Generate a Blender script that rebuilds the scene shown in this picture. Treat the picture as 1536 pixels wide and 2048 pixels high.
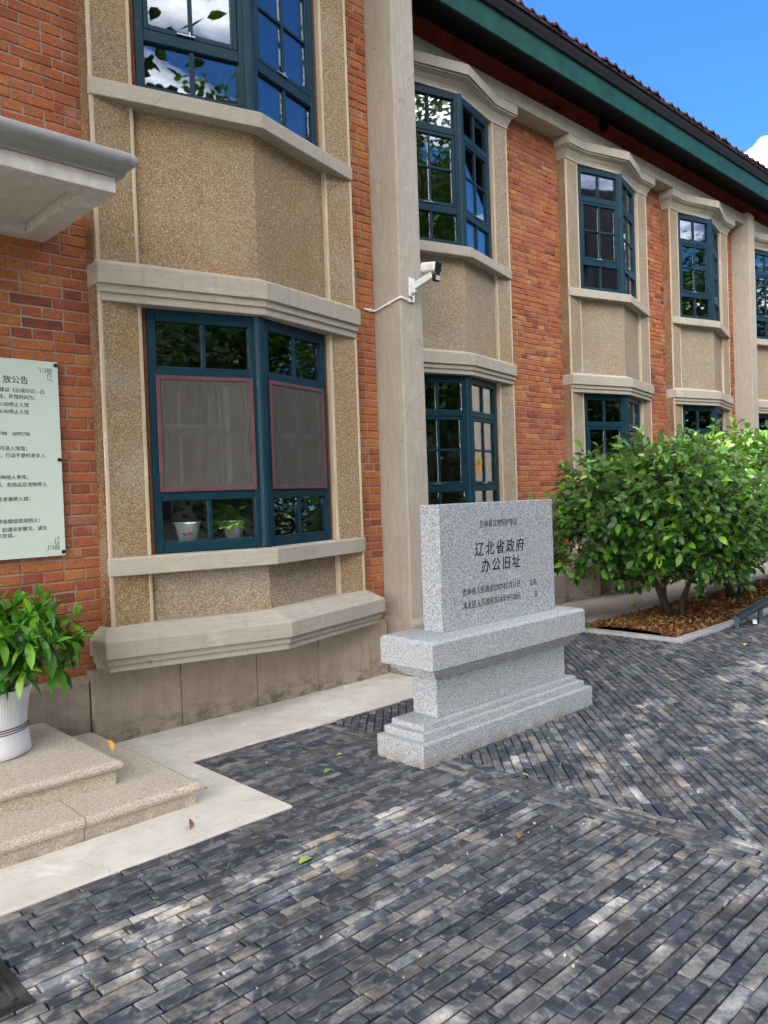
import bpy, math, random
from mathutils import Vector, Matrix, Quaternion, noise as mnoise
random.seed(11)
R = math.radians
scene = bpy.context.scene
col = scene.collection
for o in list(bpy.data.objects):
    bpy.data.objects.remove(o)

# ------------------------------------------------------------------ camera
EYE = 1.5
YAW, PITCH, ROLL = R(46.41), R(-1.229), R(-2.008)
F_PX = 1565.4
fwd = Vector((math.cos(YAW)*math.cos(PITCH), math.sin(YAW)*math.cos(PITCH), math.sin(PITCH)))
r0 = Vector((math.sin(YAW), -math.cos(YAW), 0))
u0 = r0.cross(fwd)
rgt = r0*math.cos(ROLL) + u0*math.sin(ROLL)
upv = -r0*math.sin(ROLL) + u0*math.cos(ROLL)
cam = bpy.data.cameras.new('camera')
cam.sensor_fit = 'VERTICAL'; cam.sensor_height = 36; cam.sensor_width = 27
cam.lens = 36*F_PX/2048
cam.clip_start = 0.05; cam.clip_end = 600
camo = bpy.data.objects.new('camera', cam); col.objects.link(camo)
m = Matrix((rgt, upv, -fwd)).transposed().to_4x4(); m.translation = (0, 0, EYE)
camo.matrix_world = m
scene.camera = camo
def project(p):
    v = Vector(p) - Vector((0, 0, EYE))
    d = v.dot(fwd)
    if d < 0.05: return None
    return 768 + F_PX*v.dot(rgt)/d, 1024 - F_PX*v.dot(upv)/d, d

# ------------------------------------------------------------------ light
SUN_H = Vector((-0.95, 0.31, 0)).normalized()
SUN_EL = R(57)
sund = SUN_H*math.cos(SUN_EL) + Vector((0, 0, math.sin(SUN_EL)))
sl = bpy.data.lights.new('sun', 'SUN'); sl.energy = 2.4; sl.angle = R(0.55); sl.color = (1, .94, .84)
so = bpy.data.objects.new('sun', sl); col.objects.link(so)
so.rotation_euler = (-sund).to_track_quat('-Z', 'Y').to_euler()
so.location = (0, 0, 30)

world = bpy.data.worlds.new('World'); scene.world = world; world.use_nodes = True
wt = world.node_tree; wt.nodes.clear()
def wn(t, **k):
    n = wt.nodes.new(t)
    for a, b in k.items(): setattr(n, a, b)
    return n
def wl(a, b): wt.links.new(a, b)
sky = wn('ShaderNodeTexSky', sky_type='NISHITA', sun_disc=False)
sky.sun_elevation = SUN_EL
sky.sun_rotation = math.atan2(SUN_H.x, SUN_H.y)
sky.air_density = 1.0; sky.dust_density = 0.4; sky.ozone_density = 3.0
tc = wn('ShaderNodeTexCoord')
sep = wn('ShaderNodeSeparateXYZ'); wl(tc.outputs['Generated'], sep.inputs[0])
mx = wn('ShaderNodeMath', operation='MAXIMUM'); wl(sep.outputs['Z'], mx.inputs[0]); mx.inputs[1].default_value = 0.06
dvx = wn('ShaderNodeMath', operation='DIVIDE'); wl(sep.outputs['X'], dvx.inputs[0]); wl(mx.outputs[0], dvx.inputs[1])
dvy = wn('ShaderNodeMath', operation='DIVIDE'); wl(sep.outputs['Y'], dvy.inputs[0]); wl(mx.outputs[0], dvy.inputs[1])
cmb = wn('ShaderNodeCombineXYZ'); wl(dvx.outputs[0], cmb.inputs[0]); wl(dvy.outputs[0], cmb.inputs[1]); cmb.inputs[2].default_value = 3.7
nz = wn('ShaderNodeTexNoise'); nz.inputs['Scale'].default_value = 0.75; nz.inputs['Detail'].default_value = 9; nz.inputs['Roughness'].default_value = 0.58
nz.inputs['Distortion'].default_value = 0.3
wl(cmb.outputs[0], nz.inputs['Vector'])
# out-of-view clouds, weighted to -x, -y and overhead to light left facets and tops; the clear part lies over the roof
bdot = wn('ShaderNodeVectorMath', operation='DOT_PRODUCT'); wl(tc.outputs['Generated'], bdot.inputs[0]); bdot.inputs[1].default_value = (-0.66, -0.50, 0.36)
bias = wn('ShaderNodeMath', operation='MULTIPLY_ADD'); wl(bdot.outputs['Value'], bias.inputs[0]); bias.inputs[1].default_value = 0.24; bias.inputs[2].default_value = -0.03
addb = wn('ShaderNodeMath', operation='ADD'); wl(nz.outputs['Fac'], addb.inputs[0]); wl(bias.outputs[0], addb.inputs[1])
rmp = wn('ShaderNodeValToRGB'); rmp.color_ramp.elements[0].position = 0.50; rmp.color_ramp.elements[1].position = 0.66
wl(addb.outputs[0], rmp.inputs[0])
# one cumulus low over the far end of the roof
cd = (fwd + rgt*((1556-768)/F_PX) - upv*((330-1024)/F_PX)).normalized()
sub = wn('ShaderNodeVectorMath', operation='SUBTRACT'); wl(tc.outputs['Generated'], sub.inputs[0]); sub.inputs[1].default_value = cd
nz2 = wn('ShaderNodeTexNoise'); nz2.inputs['Scale'].default_value = 26; nz2.inputs['Detail'].default_value = 5; wl(tc.outputs['Generated'], nz2.inputs['Vector'])
ln = wn('ShaderNodeVectorMath', operation='LENGTH'); wl(sub.outputs[0], ln.inputs[0])
cl1 = wn('ShaderNodeMath', operation='MULTIPLY_ADD'); wl(nz2.outputs['Fac'], cl1.inputs[0]); cl1.inputs[1].default_value = -0.05; wl(ln.outputs['Value'], cl1.inputs[2])
mr = wn('ShaderNodeMapRange'); wl(cl1.outputs[0], mr.inputs[0])
mr.inputs[1].default_value = 0.012; mr.inputs[2].default_value = 0.002; mr.inputs[3].default_value = 0; mr.inputs[4].default_value = 1
mxc = wn('ShaderNodeMath', operation='MAXIMUM'); wl(rmp.outputs[0], mxc.inputs[0]); wl(mr.outputs[0], mxc.inputs[1])
tint = wn('ShaderNodeMix', data_type='RGBA', blend_type='MULTIPLY'); tint.inputs['Factor'].default_value = 1
wl(sky.outputs[0], tint.inputs['A']); tint.inputs['B'].default_value = (0.19, 0.40, 0.64, 1)
mixc = wn('ShaderNodeMix', data_type='RGBA'); wl(mxc.outputs[0], mixc.inputs['Factor']); wl(tint.outputs['Result'], mixc.inputs['A'])
mixc.inputs['B'].default_value = (19.0, 18.4, 17.6, 1)
bg = wn('ShaderNodeBackground'); bg.inputs['Strength'].default_value = 0.12
wl(mixc.outputs['Result'], bg.inputs['Color'])
wo = wn('ShaderNodeOutputWorld'); wl(bg.outputs[0], wo.inputs[0])

scene.view_settings.view_transform = 'Standard'; scene.view_settings.look = 'None'
scene.view_settings.exposure = 2.15; scene.view_settings.gamma = 1
scene.view_settings.use_curve_mapping = False
scene.render.engine = 'CYCLES'
scene.cycles.use_denoising = True
scene.cycles.max_bounces = 8; scene.cycles.transparent_max_bounces = 16
scene.cycles.sample_clamp_indirect = 6

# ------------------------------------------------------------------ materials
MATS = {}
class G:
    """small node builder"""
    def __init__(s, name):
        s.m = bpy.data.materials.new(name); s.m.use_nodes = True; s.t = s.m.node_tree
        s.t.nodes.clear(); s.out = s.t.nodes.new('ShaderNodeOutputMaterial'); MATS[name] = s.m
    def n(s, typ, ins=None, **props):
        n = s.t.nodes.new('ShaderNode'+typ)
        for a, b in props.items(): setattr(n, a, b)
        for k, v in (ins or {}).items():
            if isinstance(v, bpy.types.NodeSocket): s.t.links.new(v, n.inputs[k])
            else: n.inputs[k].default_value = v
        return n
    def coord(s, scale=(1, 1, 1), rnd=False):
        c = s.n('TexCoord').outputs['Object']
        if rnd:
            oi = s.n('ObjectInfo').outputs['Random']
            mu = s.n('Math', {0: oi, 1: 57.0}, operation='MULTIPLY').outputs[0]
            c = s.n('VectorMath', {0: c, 1: mu}, operation='ADD').outputs[0]
        return s.n('Mapping', {'Vector': c, 'Scale': scale}).outputs[0]
    def noise(s, v, scale, detail=3, rough=.55, dist=0):
        return s.n('TexNoise', {'Vector': v, 'Scale': scale, 'Detail': detail, 'Roughness': rough, 'Distortion': dist}).outputs['Fac']
    def ramp(s, fac, stops, interp='LINEAR'):
        r = s.n('ValToRGB', {0: fac}); e = r.color_ramp; e.interpolation = interp
        while len(e.elements) > 1: e.elements.remove(e.elements[-1])
        for i, (p, c) in enumerate(stops):
            el = e.elements[0] if i == 0 else e.elements.new(p)
            el.position = p
            c = c if isinstance(c, tuple) else (c, c, c)
            el.color = (*c, 1)
        return r.outputs[0]
    def mix(s, f, a, b, mode='MIX'):
        def c4(x): return (*x, 1) if isinstance(x, tuple) else x
        return s.n('Mix', {'Factor': f, 'A': c4(a), 'B': c4(b)}, data_type='RGBA', blend_type=mode).outputs['Result']
    def bump(s, h, strength=.5, dist=.01, normal=None):
        d = {'Height': h, 'Strength': strength, 'Distance': dist}
        if normal: d['Normal'] = normal
        return s.n('Bump', d).outputs[0]
    def bsdf(s, color, rough=.8, normal=None, spec=.3, **kw):
        d = {'Base Color': (*color, 1) if isinstance(color, tuple) else color, 'Roughness': rough, 'Specular IOR Level': spec}
        if normal: d['Normal'] = normal
        d.update(kw)
        b = s.n('BsdfPrincipled', d)
        s.t.links.new(b.outputs[0], s.out.inputs[0]); return s.m

def rnd_src(g, stuff):
    return g.n('Attribute', attribute_name='rnd').outputs['Fac'] if stuff else g.n('ObjectInfo').outputs['Random']

def mk_brick(name, stuff):
    g = G(name); r = rnd_src(g, stuff); v = g.coord(rnd=not stuff)
    base = g.ramp(r, [(0, (.13, .045, .035)), (.08, (.27, .07, .04)), (.25, (.38, .105, .045)), (.45, (.47, .15, .05)), (.62, (.36, .095, .05)), (.8, (.49, .18, .055)), (.95, (.42, .15, .065)), (1, (.54, .29, .07))])
    n1 = g.noise(v, 9, 4); n2 = g.noise(v, 60, 4)
    c = g.mix(g.ramp(n1, [(.35, 0.), (.75, .55)]), base, (.36, .13, .085))
    c = g.mix(g.ramp(g.noise(g.coord((1, 1, 1)), 3.1, 5), [(.56, 0.), (.74, .55)]), c, (.56, .38, .28))
    w1 = g.noise(g.coord((1, 1, 1)), .9, 6, .65)
    c = g.mix(g.ramp(w1, [(.50, 0.), (.66, .65)]), c, (.50, .215, .05))
    c = g.mix(g.ramp(w1, [(.30, .55), (.44, 0.)]), c, (.22, .075, .05))
    c = g.mix(g.ramp(n2, [(.3, .55), (.6, 0.)]), c, (.15, .05, .03))
    return g.bsdf(c, .92, g.bump(n2, .5, .004), spec=.15)
mk_brick('brick', False); mk_brick('brick_joined', True)

g = G('mortar'); v = g.coord(); n1 = g.noise(v, 3, 4); n2 = g.noise(v, 90, 3)
g.bsdf(g.mix(n1, (.27, .18, .13), (.45, .37, .30)), .95, g.bump(n2, .6, .004), spec=.1)

def mk_paver(name, stuff):
    g = G(name); r = rnd_src(g, stuff); v = g.coord(rnd=not stuff)
    base = g.ramp(r, [(0, (.020, .025, .038)), (.13, (.10, .107, .12)), (.26, (.036, .048, .076)), (.4, (.125, .11, .092)), (.52, (.026, .032, .048)), (.66, (.18, .172, .16)), (.76, (.056, .050, .048)), (.9, (.22, .228, .24)), (1, (.28, .24, .18))])
    n1 = g.noise(v, 11, 5, .62); n2 = g.noise(v, 70, 4, .6)
    c = g.mix(g.ramp(n1, [(.40, .85), (.54, 0.)]), base, (.026, .033, .05))
    c = g.mix(g.ramp(g.noise(v, 17, 5, .65, .6), [(.50, 0.), (.64, .8)]), c, (.22, .215, .205))
    c = g.mix(g.ramp(n2, [(.32, .5), (.55, 0.)]), c, (.05, .055, .065))
    return g.bsdf(c, g.ramp(n1, [(.3, .55), (.7, .85)]), g.bump(g.mix(.5, n1, n2), .6, .006), spec=.35)
mk_paver('paver', False); mk_paver('paver_joined', True)
g = G('joint_sand'); v = g.coord(); n1 = g.noise(v, 40, 4)
g.bsdf(g.ramp(n1, [(.3, (.006, .006, .007)), (.62, (.024, .022, .02)), (.78, (.03, .034, .016))]), .95, g.bump(n1, .5, .005), spec=.1)

def mk_stucco(name, dark, mid, light, yel, sc=165):
    g = G(name); v = g.coord()
    vo = g.n('TexVoronoi', {'Vector': v, 'Scale': sc}); cv = g.n('SeparateColor', {0: vo.outputs['Color']}).outputs[0]
    nz_ = g.noise(v, sc*1.35, 2, .6)
    f = g.mix(.55, cv, nz_)
    c = g.ramp(f, [(.22, dark), (.42, mid), (.56, mid), (.75, light)])
    big = g.noise(v, 1.3, 5, .6)
    c = g.mix(g.ramp(big, [(.46, 0.), (.66, .65)]), c, yel, 'MULTIPLY')
    c = g.mix(g.ramp(g.noise(v, 2.3, 5, .6), [(.5, 0.), (.75, .35)]), c, (.44, .42, .37))
    c = g.mix(g.ramp(g.noise(g.coord((9, 9, .7)), 1.5, 5, .6), [(.26, .22), (.42, 0.)]), c, (.18, .14, .10))
    c = g.mix(g.ramp(g.noise(g.coord((1, 1, 1)), .8, 4), [(.3, .35), (.5, 0.)]), c, (.22, .17, .12))
    hgt = g.mix(.5, vo.outputs['Distance'], nz_)
    return g.bsdf(c, .95, g.bump(hgt, .7, .006), spec=.1)
mk_stucco('pebbledash', (.115, .085, .06), (.30, .238, .17), (.58, .495, .39), (1.08, .95, .74))
mk_stucco('pebbledash_warm', (.11, .075, .042), (.31, .222, .13), (.56, .445, .30), (1.1, .92, .62))
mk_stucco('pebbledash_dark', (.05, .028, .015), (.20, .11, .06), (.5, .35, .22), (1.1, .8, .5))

def mk_cement(name, a, b, streak=(3, 3, 55), crack=False, foot=False):
    g = G(name); v = g.coord()
    n1 = g.noise(v, 1.6, 6, .6); n2 = g.noise(g.coord(streak), 2.2, 4, .6); n3 = g.noise(v, 120, 2)
    c = g.mix(g.ramp(n1, [(.3, 0.), (.7, 1.)]), a, b)
    c = g.mix(g.ramp(n2, [(.35, .35), (.6, 0.)]), c, tuple(x*.72 for x in a))
    c = g.mix(g.ramp(g.noise(v, 3.3, 6, .65, .4), [(.6, 0.), (.68, .5)]), c, tuple(min(1, x*1.22+.03) for x in b))
    c = g.mix(g.ramp(g.noise(v, 13, 3), [(.24, .55), (.31, 0.)]), c, (.16, .13, .1))
    h = g.mix(.4, n2, n3)
    c = g.mix(g.ramp(g.noise(g.coord((16, 16, .9)), 1.2, 5, .65), [(.26, .45), (.45, 0.)]), c, tuple(x*.62 for x in a))
    if foot:
        zz = g.n('SeparateXYZ', {0: g.coord()}).outputs[2]
        ft = g.mix(1.0, g.ramp(zz, [(.0, 1.), (.16, .25), (.3, 0.)]), g.ramp(g.noise(g.coord((5, 5, 9)), 1.6, 6, .7), [(.44, 0.), (.62, 1.)]), 'MULTIPLY')
        c = g.mix(ft, c, (.11, .09, .07))
    if crack:
        dv = g.n('VectorMath', {0: v, 1: g.n('VectorMath', {0: g.n('TexNoise', {'Vector': v, 'Scale': 3.0, 'Detail': 4}).outputs['Color'], 1: (.35, .35, .35)}, operation='MULTIPLY').outputs[0]}, operation='ADD').outputs[0]
        e = g.n('TexVoronoi', {'Vector': dv, 'Scale': 2.3}, feature='DISTANCE_TO_EDGE').outputs['Distance']
        line = g.ramp(e, [(.0, 1.), (.007, 0.)]); mask = g.ramp(g.noise(v, 1.7, 3), [(.52, 0.), (.60, 1.)])
        k = g.mix(1.0, line, mask, 'MULTIPLY')
        c = g.mix(g.n('Math', {0: k, 1: .6}, operation='MULTIPLY').outputs[0], c, (.16, .14, .115))
    return g.bsdf(c, .85, g.bump(h, .35, .004), spec=.2)
mk_cement('cement_trim', (.395, .35, .285), (.455, .41, .345), (3, 3, 55), True)
mk_cement('cement_render', (.385, .335, .275), (.44, .39, .33), (14, 14, 3), True)
mk_cement('plinth_render', (.315, .26, .205), (.37, .31, .25), (9, 9, 2), True, True)
mk_cement('arris_cement', (.50, .40, .28), (.60, .52, .40), (20, 20, 2))
mk_cement('canopy_paint', (.61, .585, .54), (.67, .645, .60), (6, 6, 6))
mk_cement('roll_paint', (.45, .43, .385), (.62, .60, .55), (3, 20, 20))
mk_cement('apron_concrete', (.58, .53, .46), (.70, .66, .59), (3, 3, 3), True)
mk_cement('walk_concrete', (.36, .31, .26), (.46, .41, .35), (3, 3, 3), True)
mk_cement('kerb_stone', (.34, .35, .36), (.44, .45, .46), (6, 6, 6))

def mk_granite(name, sc, stops, rough=.7, bump=.1):
    g = G(name); v = g.coord()
    vo = g.n('TexVoronoi', {'Vector': v, 'Scale': sc}); cv = g.n('SeparateColor', {0: vo.outputs['Color']}).outputs[0]
    f = g.mix(.45, cv, g.noise(v, sc*.8, 2, .6))
    c = g.ramp(f, stops)
    c = g.mix(g.ramp(g.noise(v, 2.5, 5), [(.55, 0.), (.8, .3)]), c, (.40, .35, .27))
    zz = g.n('SeparateXYZ', {0: v}).outputs[2]
    ft = g.mix(1.0, g.ramp(zz, [(.0, .8), (.05, .25), (.11, 0.)]), g.ramp(g.noise(v, 9, 5, .7), [(.38, 0.), (.6, 1.)]), 'MULTIPLY')
    c = g.mix(ft, c, (.20, .165, .12))
    return g.bsdf(c, rough, g.bump(f, bump, .002), spec=.35)
mk_granite('granite_grey', 300, [(.2, (.11, .12, .14)), (.36, (.225, .24, .265)), (.48, (.355, .37, .395)), (.7, (.54, .555, .57))])
mk_granite('granite_polished', 230, [(.2, (.075, .085, .105)), (.38, (.20, .22, .25)), (.5, (.36, .38, .41)), (.72, (.54, .555, .58))], .4)
mk_granite('granite_beige', 230, [(.2, (.29, .235, .175)), (.4, (.43, .36, .28)), (.6, (.51, .44, .355)), (.8, (.62, .56, .47))], .9, .7)

g = G('teal_paint'); v = g.coord(); n = g.noise(v, 6, 4); n2 = g.noise(g.coord((1, 1, 1)), 45, 4)
c = g.mix(g.ramp(n, [(.3, 0.), (.7, 1.)]), (.0012, .023, .040), (.002, .034, .054))
c = g.mix(g.ramp(n2, [(.66, 0.), (.74, .45)]), c, (.16, .22, .24))
g.bsdf(c, .5, g.bump(n, .05, .01), spec=.25)
def plain(name, colr, rough=.6, spec=.3, nsc=8, var=.15, metal=0.0):
    g = G(name); n = g.noise(g.coord(), nsc, 4)
    c = g.mix(g.ramp(n, [(.3, 0.), (.7, 1.)]), tuple(x*(1-var) for x in colr), tuple(min(1, x*(1+var)) for x in colr))
    return g.bsdf(c, rough, g.bump(n, .08, .01), spec=spec, Metallic=metal)
plain('screen_frame', (.13, .055, .065), .45)
plain('white_frame', (.66, .68, .68), .4)
plain('steel', (.45, .46, .48), .3, .5, metal=.8)
plain('sealant', (.20, .075, .03), .9, nsc=40, var=.4)
plain('room_wall', (.36, .34, .31), .9)
plain('room_floor', (.18, .14, .1), .6)
plain('curtain', (.62, .68, .64), .9)
plain('dark_rubber', (.012, .012, .014), .4)
plain('white_plastic', (.72, .72, .70), .35)
plain('ink', (.012, .012, .014), .8)
plain('ink_blue', (.004, .007, .026), .7, .1)
plain('board_face', (.60, .69, .60), .35, .4, 2, .02)
plain('fascia_green', (.003, .048, .036), .6, .2, 5, .35)
plain('eave_dark', (.007, .007, .008), .8)
plain('red_wash', (.30, .060, .040), .9, .1, 4, .3)
plain('roof_clay', (.045, .024, .03), .75, .2, 20, .3)
plain('soil', (.05, .033, .022), .95, .1, 30, .4)
plain('bark', (.042, .032, .026), .9, .1, 30, .35)
plain('stem_green', (.10, .13, .04), .7)
plain('light_blue_steel', (.045, .085, .125), .5, .4, 10, .2)
plain('iron', (.03, .032, .035), .5, .5, 30, .3, .5)
plain('led', (.75, .78, .82), .15, .6)
plain('gold_line', (.12, .085, .05), .4)
plain('fl_red', (.6, .08, .09), .5); plain('fl_blue', (.07, .05, .32), .5); plain('fl_green', (.05, .28, .10), .5)
plain('grit', (.45, .40, .32), .8, nsc=200)
plain('planter_orange', (.65, .22, .03), .7)
plain('ground_dirt', (.10, .095, .09), .95, .1, 1, .3)

g = G('pot_glaze'); v = g.coord((1, 1, 1)); w = g.n('TexWave', {'Vector': g.coord((1, 1, .2)), 'Scale': 26, 'Distortion': 5, 'Detail': 2, 'Detail Scale': 1.5}).outputs['Fac']
g.bsdf((.80, .81, .84), .3, g.bump(w, .28, .005), spec=.5)

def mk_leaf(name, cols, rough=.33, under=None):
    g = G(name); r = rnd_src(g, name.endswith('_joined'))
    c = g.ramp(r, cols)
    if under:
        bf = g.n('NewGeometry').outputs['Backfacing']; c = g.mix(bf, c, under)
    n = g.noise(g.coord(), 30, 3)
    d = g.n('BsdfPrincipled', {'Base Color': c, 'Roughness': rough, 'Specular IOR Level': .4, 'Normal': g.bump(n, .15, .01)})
    tcol = g.mix(1.0, c, (1.5, 1.75, .6), 'MULTIPLY')
    t = g.n('BsdfTranslucent', {'Color': tcol})
    mxs = g.n('MixShader', {0: .2, 1: d.outputs[0], 2: t.outputs[0]})
    g.t.links.new(mxs.outputs[0], g.out.inputs[0])
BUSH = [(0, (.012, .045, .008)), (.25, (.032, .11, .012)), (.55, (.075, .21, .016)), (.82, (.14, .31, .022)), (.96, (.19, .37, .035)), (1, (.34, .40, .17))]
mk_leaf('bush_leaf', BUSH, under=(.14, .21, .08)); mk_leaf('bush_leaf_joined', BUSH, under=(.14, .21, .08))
POTL = [(0, (.022, .095, .012)), (.35, (.045, .17, .014)), (.7, (.11, .30, .02)), (1, (.24, .46, .04))]
mk_leaf('pot_leaf', POTL, .3); mk_leaf('pot_leaf_joined', POTL, .3)
PTH = [(0, (.06, .2, .015)), (.6, (.13, .34, .025)), (1, (.25, .46, .05))]
mk_leaf('pothos_leaf', PTH, .3)
TREE = [(0, (.018, .055, .010)), (.5, (.035, .095, .014)), (1, (.07, .15, .02))]
mk_leaf('tree_leaf_joined', TREE, .5)
plain('fallen_yellow', (.55, .48, .10), .6); plain('fallen_green', (.30, .38, .09), .6); plain('fallen_brown', (.30, .15, .06), .7); plain('fallen_orange', (.65, .36, .03), .6)
g = G('mulch'); r = rnd_src(g, True)
g.bsdf(g.ramp(r, [(0, (.06, .028, .014)), (.35, (.17, .075, .03)), (.7, (.27, .13, .055)), (1, (.40, .26, .12))]), .9, spec=.1)

g = G('window_glass')
fr = g.n('Fresnel', {'IOR': 1.5}).outputs[0]
fa = g.n('Math', {0: fr, 1: .9, 2: .07}, operation='MULTIPLY_ADD').outputs[0]
gn = g.bump(g.noise(g.coord(), 1.6, 2), .02, .02)
gl = g.n('BsdfGlossy', {'Color': (.92, .96, 1, 1), 'Roughness': .015, 'Normal': gn}); tr = g.n('BsdfTransparent', {'Color': (.95, .97, .97, 1)})
ms = g.n('MixShader', {0: fa, 1: tr.outputs[0], 2: gl.outputs[0]}); g.t.links.new(ms.outputs[0], g.out.inputs[0])
g = G('insect_mesh')
df = g.n('BsdfDiffuse', {'Color': g.mix(g.ramp(g.noise(g.coord((30, 30, 3)), 2, 4), [(.4, 0.), (.7, 1.)]), (.14, .13, .115), (.19, .18, .16))}); tr = g.n('BsdfTransparent', {'Color': (1, 1, 1, 1)})
ms = g.n('MixShader', {0: .40, 1: tr.outputs[0], 2: df.outputs[0]}); g.t.links.new(ms.outputs[0], g.out.inputs[0])
M = MATS

# ------------------------------------------------------------------ mesh helpers
class MB:
    def __init__(s): s.v = []; s.f = []; s.r = []
    def quad(s, a, b, c, d): i = len(s.v); s.v += [tuple(a), tuple(b), tuple(c), tuple(d)]; s.f.append((i, i+1, i+2, i+3)); return s
    def box(s, x0, x1, y0, y1, z0, z1):
        return s.hexa([(x0, y0), (x1, y0), (x1, y1), (x0, y1)], z0, z1)
    def hexa(s, plan, z0, z1): return s.loft([(plan, z0), (plan, z1)])
    def loft(s, secs):
        """solid through plan polygons (counter-clockwise seen from above), bottom to top"""
        base = len(s.v); n = len(secs[0][0])
        for plan, z in secs: s.v += [(p[0], p[1], z) for p in plan]
        s.f.append(tuple(base+i for i in range(n))[::-1])
        for k in range(len(secs)-1):
            a = base+k*n; b = a+n
            for i in range(n):
                j = (i+1) % n; s.f.append((a+i, a+j, b+j, b+i))
        s.f.append(tuple(base+(len(secs)-1)*n+i for i in range(n)))
        return s
    def prism_x(s, prof, x0, x1):
        """profile of (y,z) extruded along x"""
        b = len(s.v); n = len(prof)
        s.v += [(x0, y, z) for y, z in prof] + [(x1, y, z) for y, z in prof]
        s.f.append(tuple(range(b, b+n))); s.f.append(tuple(range(b+2*n-1, b+n-1, -1)))
        for i in range(n):
            j = (i+1) % n; s.f.append((b+j, b+i, b+n+i, b+n+j))
        return s
    def obox(s, c, ax, ay, az):
        """oriented box: centre and three half-axis vectors"""
        c = Vector(c); ax, ay, az = Vector(ax), Vector(ay), Vector(az); b = len(s.v)
        for sz in (-1, 1):
            for sx, sy in ((-1, -1), (1, -1), (1, 1), (-1, 1)): s.v.append(tuple(c+ax*sx+ay*sy+az*sz))
        s.f += [(b+3, b+2, b+1, b), (b+4, b+5, b+6, b+7), (b, b+1, b+5, b+4), (b+1, b+2, b+6, b+5), (b+2, b+3, b+7, b+6), (b+3, b, b+4, b+7)]
        return s
    def tube(s, pts, rad, n=8):
        pts = [Vector(p) for p in pts]; rads = rad if isinstance(rad, (list, tuple)) else [rad]*len(pts); base = len(s.v)
        for k, p in enumerate(pts):
            d = (pts[min(k+1, len(pts)-1)]-pts[max(k-1, 0)]).normalized()
            q = d.to_track_quat('Z', 'Y')
            for i in range(n):
                a = 2*math.pi*i/n; s.v.append(tuple(p+q @ Vector((math.cos(a)*rads[k], math.sin(a)*rads[k], 0))))
        for k in range(len(pts)-1):
            for i in range(n):
                j = (i+1) % n; a = base+k*n; s.f.append((a+i, a+j, a+n+j, a+n+i))
        s.f.append(tuple(base+i for i in range(n))[::-1]); s.f.append(tuple(base+(len(pts)-1)*n+i for i in range(n)))
        return s
    def lathe(s, prof, c, n=32, cap=True):
        b = len(s.v)
        for r_, z in prof:
            for i in range(n):
                a = 2*math.pi*i/n; s.v.append((c[0]+r_*math.cos(a), c[1]+r_*math.sin(a), c[2]+z))
        for k in range(len(prof)-1):
            for i in range(n):
                j = (i+1) % n; s.f.append((b+k*n+i, b+k*n+j, b+(k+1)*n+j, b+(k+1)*n+i))
        if cap:
            s.f.append(tuple(b+i for i in range(n))[::-1]); s.f.append(tuple(b+(len(prof)-1)*n+i for i in range(n)))
        return s
    def mesh(s, name, mat, smooth=False):
        me = bpy.data.meshes.new(name); me.from_pydata(s.v, [], s.f)
        if mat: me.materials.append(M[mat])
        if smooth: me.polygons.foreach_set('use_smooth', [True]*len(me.polygons))
        if s.r:
            at = me.attributes.new('rnd', 'FLOAT', 'FACE'); at.data.foreach_set('value', s.r)
        me.update(); return me

def rootloc(par):
    return Vector((0, 0, 0)) if par is None or par.parent is not None else par.location
def put(name, data, parent=None, loc=None, rot=None, bevel=0, seg=2, kind=None):
    """link an object; mesh data is in world coordinates, so a part sits at minus its thing's base"""
    o = bpy.data.objects.new(name, data); col.objects.link(o)
    if parent is not None:
        o.parent = parent
        o.location = Vector(loc or (0, 0, 0)) - rootloc(parent)
    elif loc: o.location = loc
    if rot: o.rotation_euler = rot
    if bevel:
        b = o.modifiers.new('edge', 'BEVEL'); b.width = bevel; b.segments = seg; b.limit_method = 'ANGLE'; b.angle_limit = R(25)
    if kind: o['kind'] = kind
    return o
def thing(name, label, cat, loc=(0, 0, 0), group=None):
    o = bpy.data.objects.new(name, None); col.objects.link(o); o.location = loc; o.empty_display_size = .2
    tag(o, label, cat, group); return o
def tag(o, label, cat, group=None):
    o['label'] = label; o['category'] = cat
    if group: o['group'] = group
    return o

def chamfer_brick(mb, poly, z0, z1, ch, rnd, tilt=None, up=True):
    """brick from a plan polygon: chamfered top, open bottom"""
    n = len(poly); cx = sum(p[0] for p in poly)/n; cy = sum(p[1] for p in poly)/n
    b = len(mb.v); tx, ty = tilt or (0, 0)
    def zz(x, y, z): return z+(x-cx)*tx+(y-cy)*ty
    ins = []
    for i in range(n):
        p0, p, p2 = poly[i-1], poly[i], poly[(i+1) % n]
        e1 = Vector((p[0]-p0[0], p[1]-p0[1])); e2 = Vector((p2[0]-p[0], p2[1]-p[1]))
        if e1.length < 1e-6 or e2.length < 1e-6: ins.append(p); continue
        n1 = Vector((-e1.y, e1.x)).normalized(); n2 = Vector((-e2.y, e2.x)).normalized()
        k = 1+n1.dot(n2); d = (n1+n2)/(k if k > .3 else .3); ins.append((p[0]+d.x*ch, p[1]+d.y*ch))
    for x, y in poly: mb.v.append((x, y, z0))
    for x, y in poly: mb.v.append((x, y, zz(x, y, z1-ch*.8)))
    for x, y in ins: mb.v.append((x, y, zz(x, y, z1)))
    for i in range(n):
        j = (i+1) % n
        mb.f.append((b+i, b+j, b+n+j, b+n+i)); mb.f.append((b+n+i, b+n+j, b+2*n+j, b+2*n+i))
    mb.f.append(tuple(b+2*n+i for i in range(n)))
    mb.r += [rnd]*(2*n+1)
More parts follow.
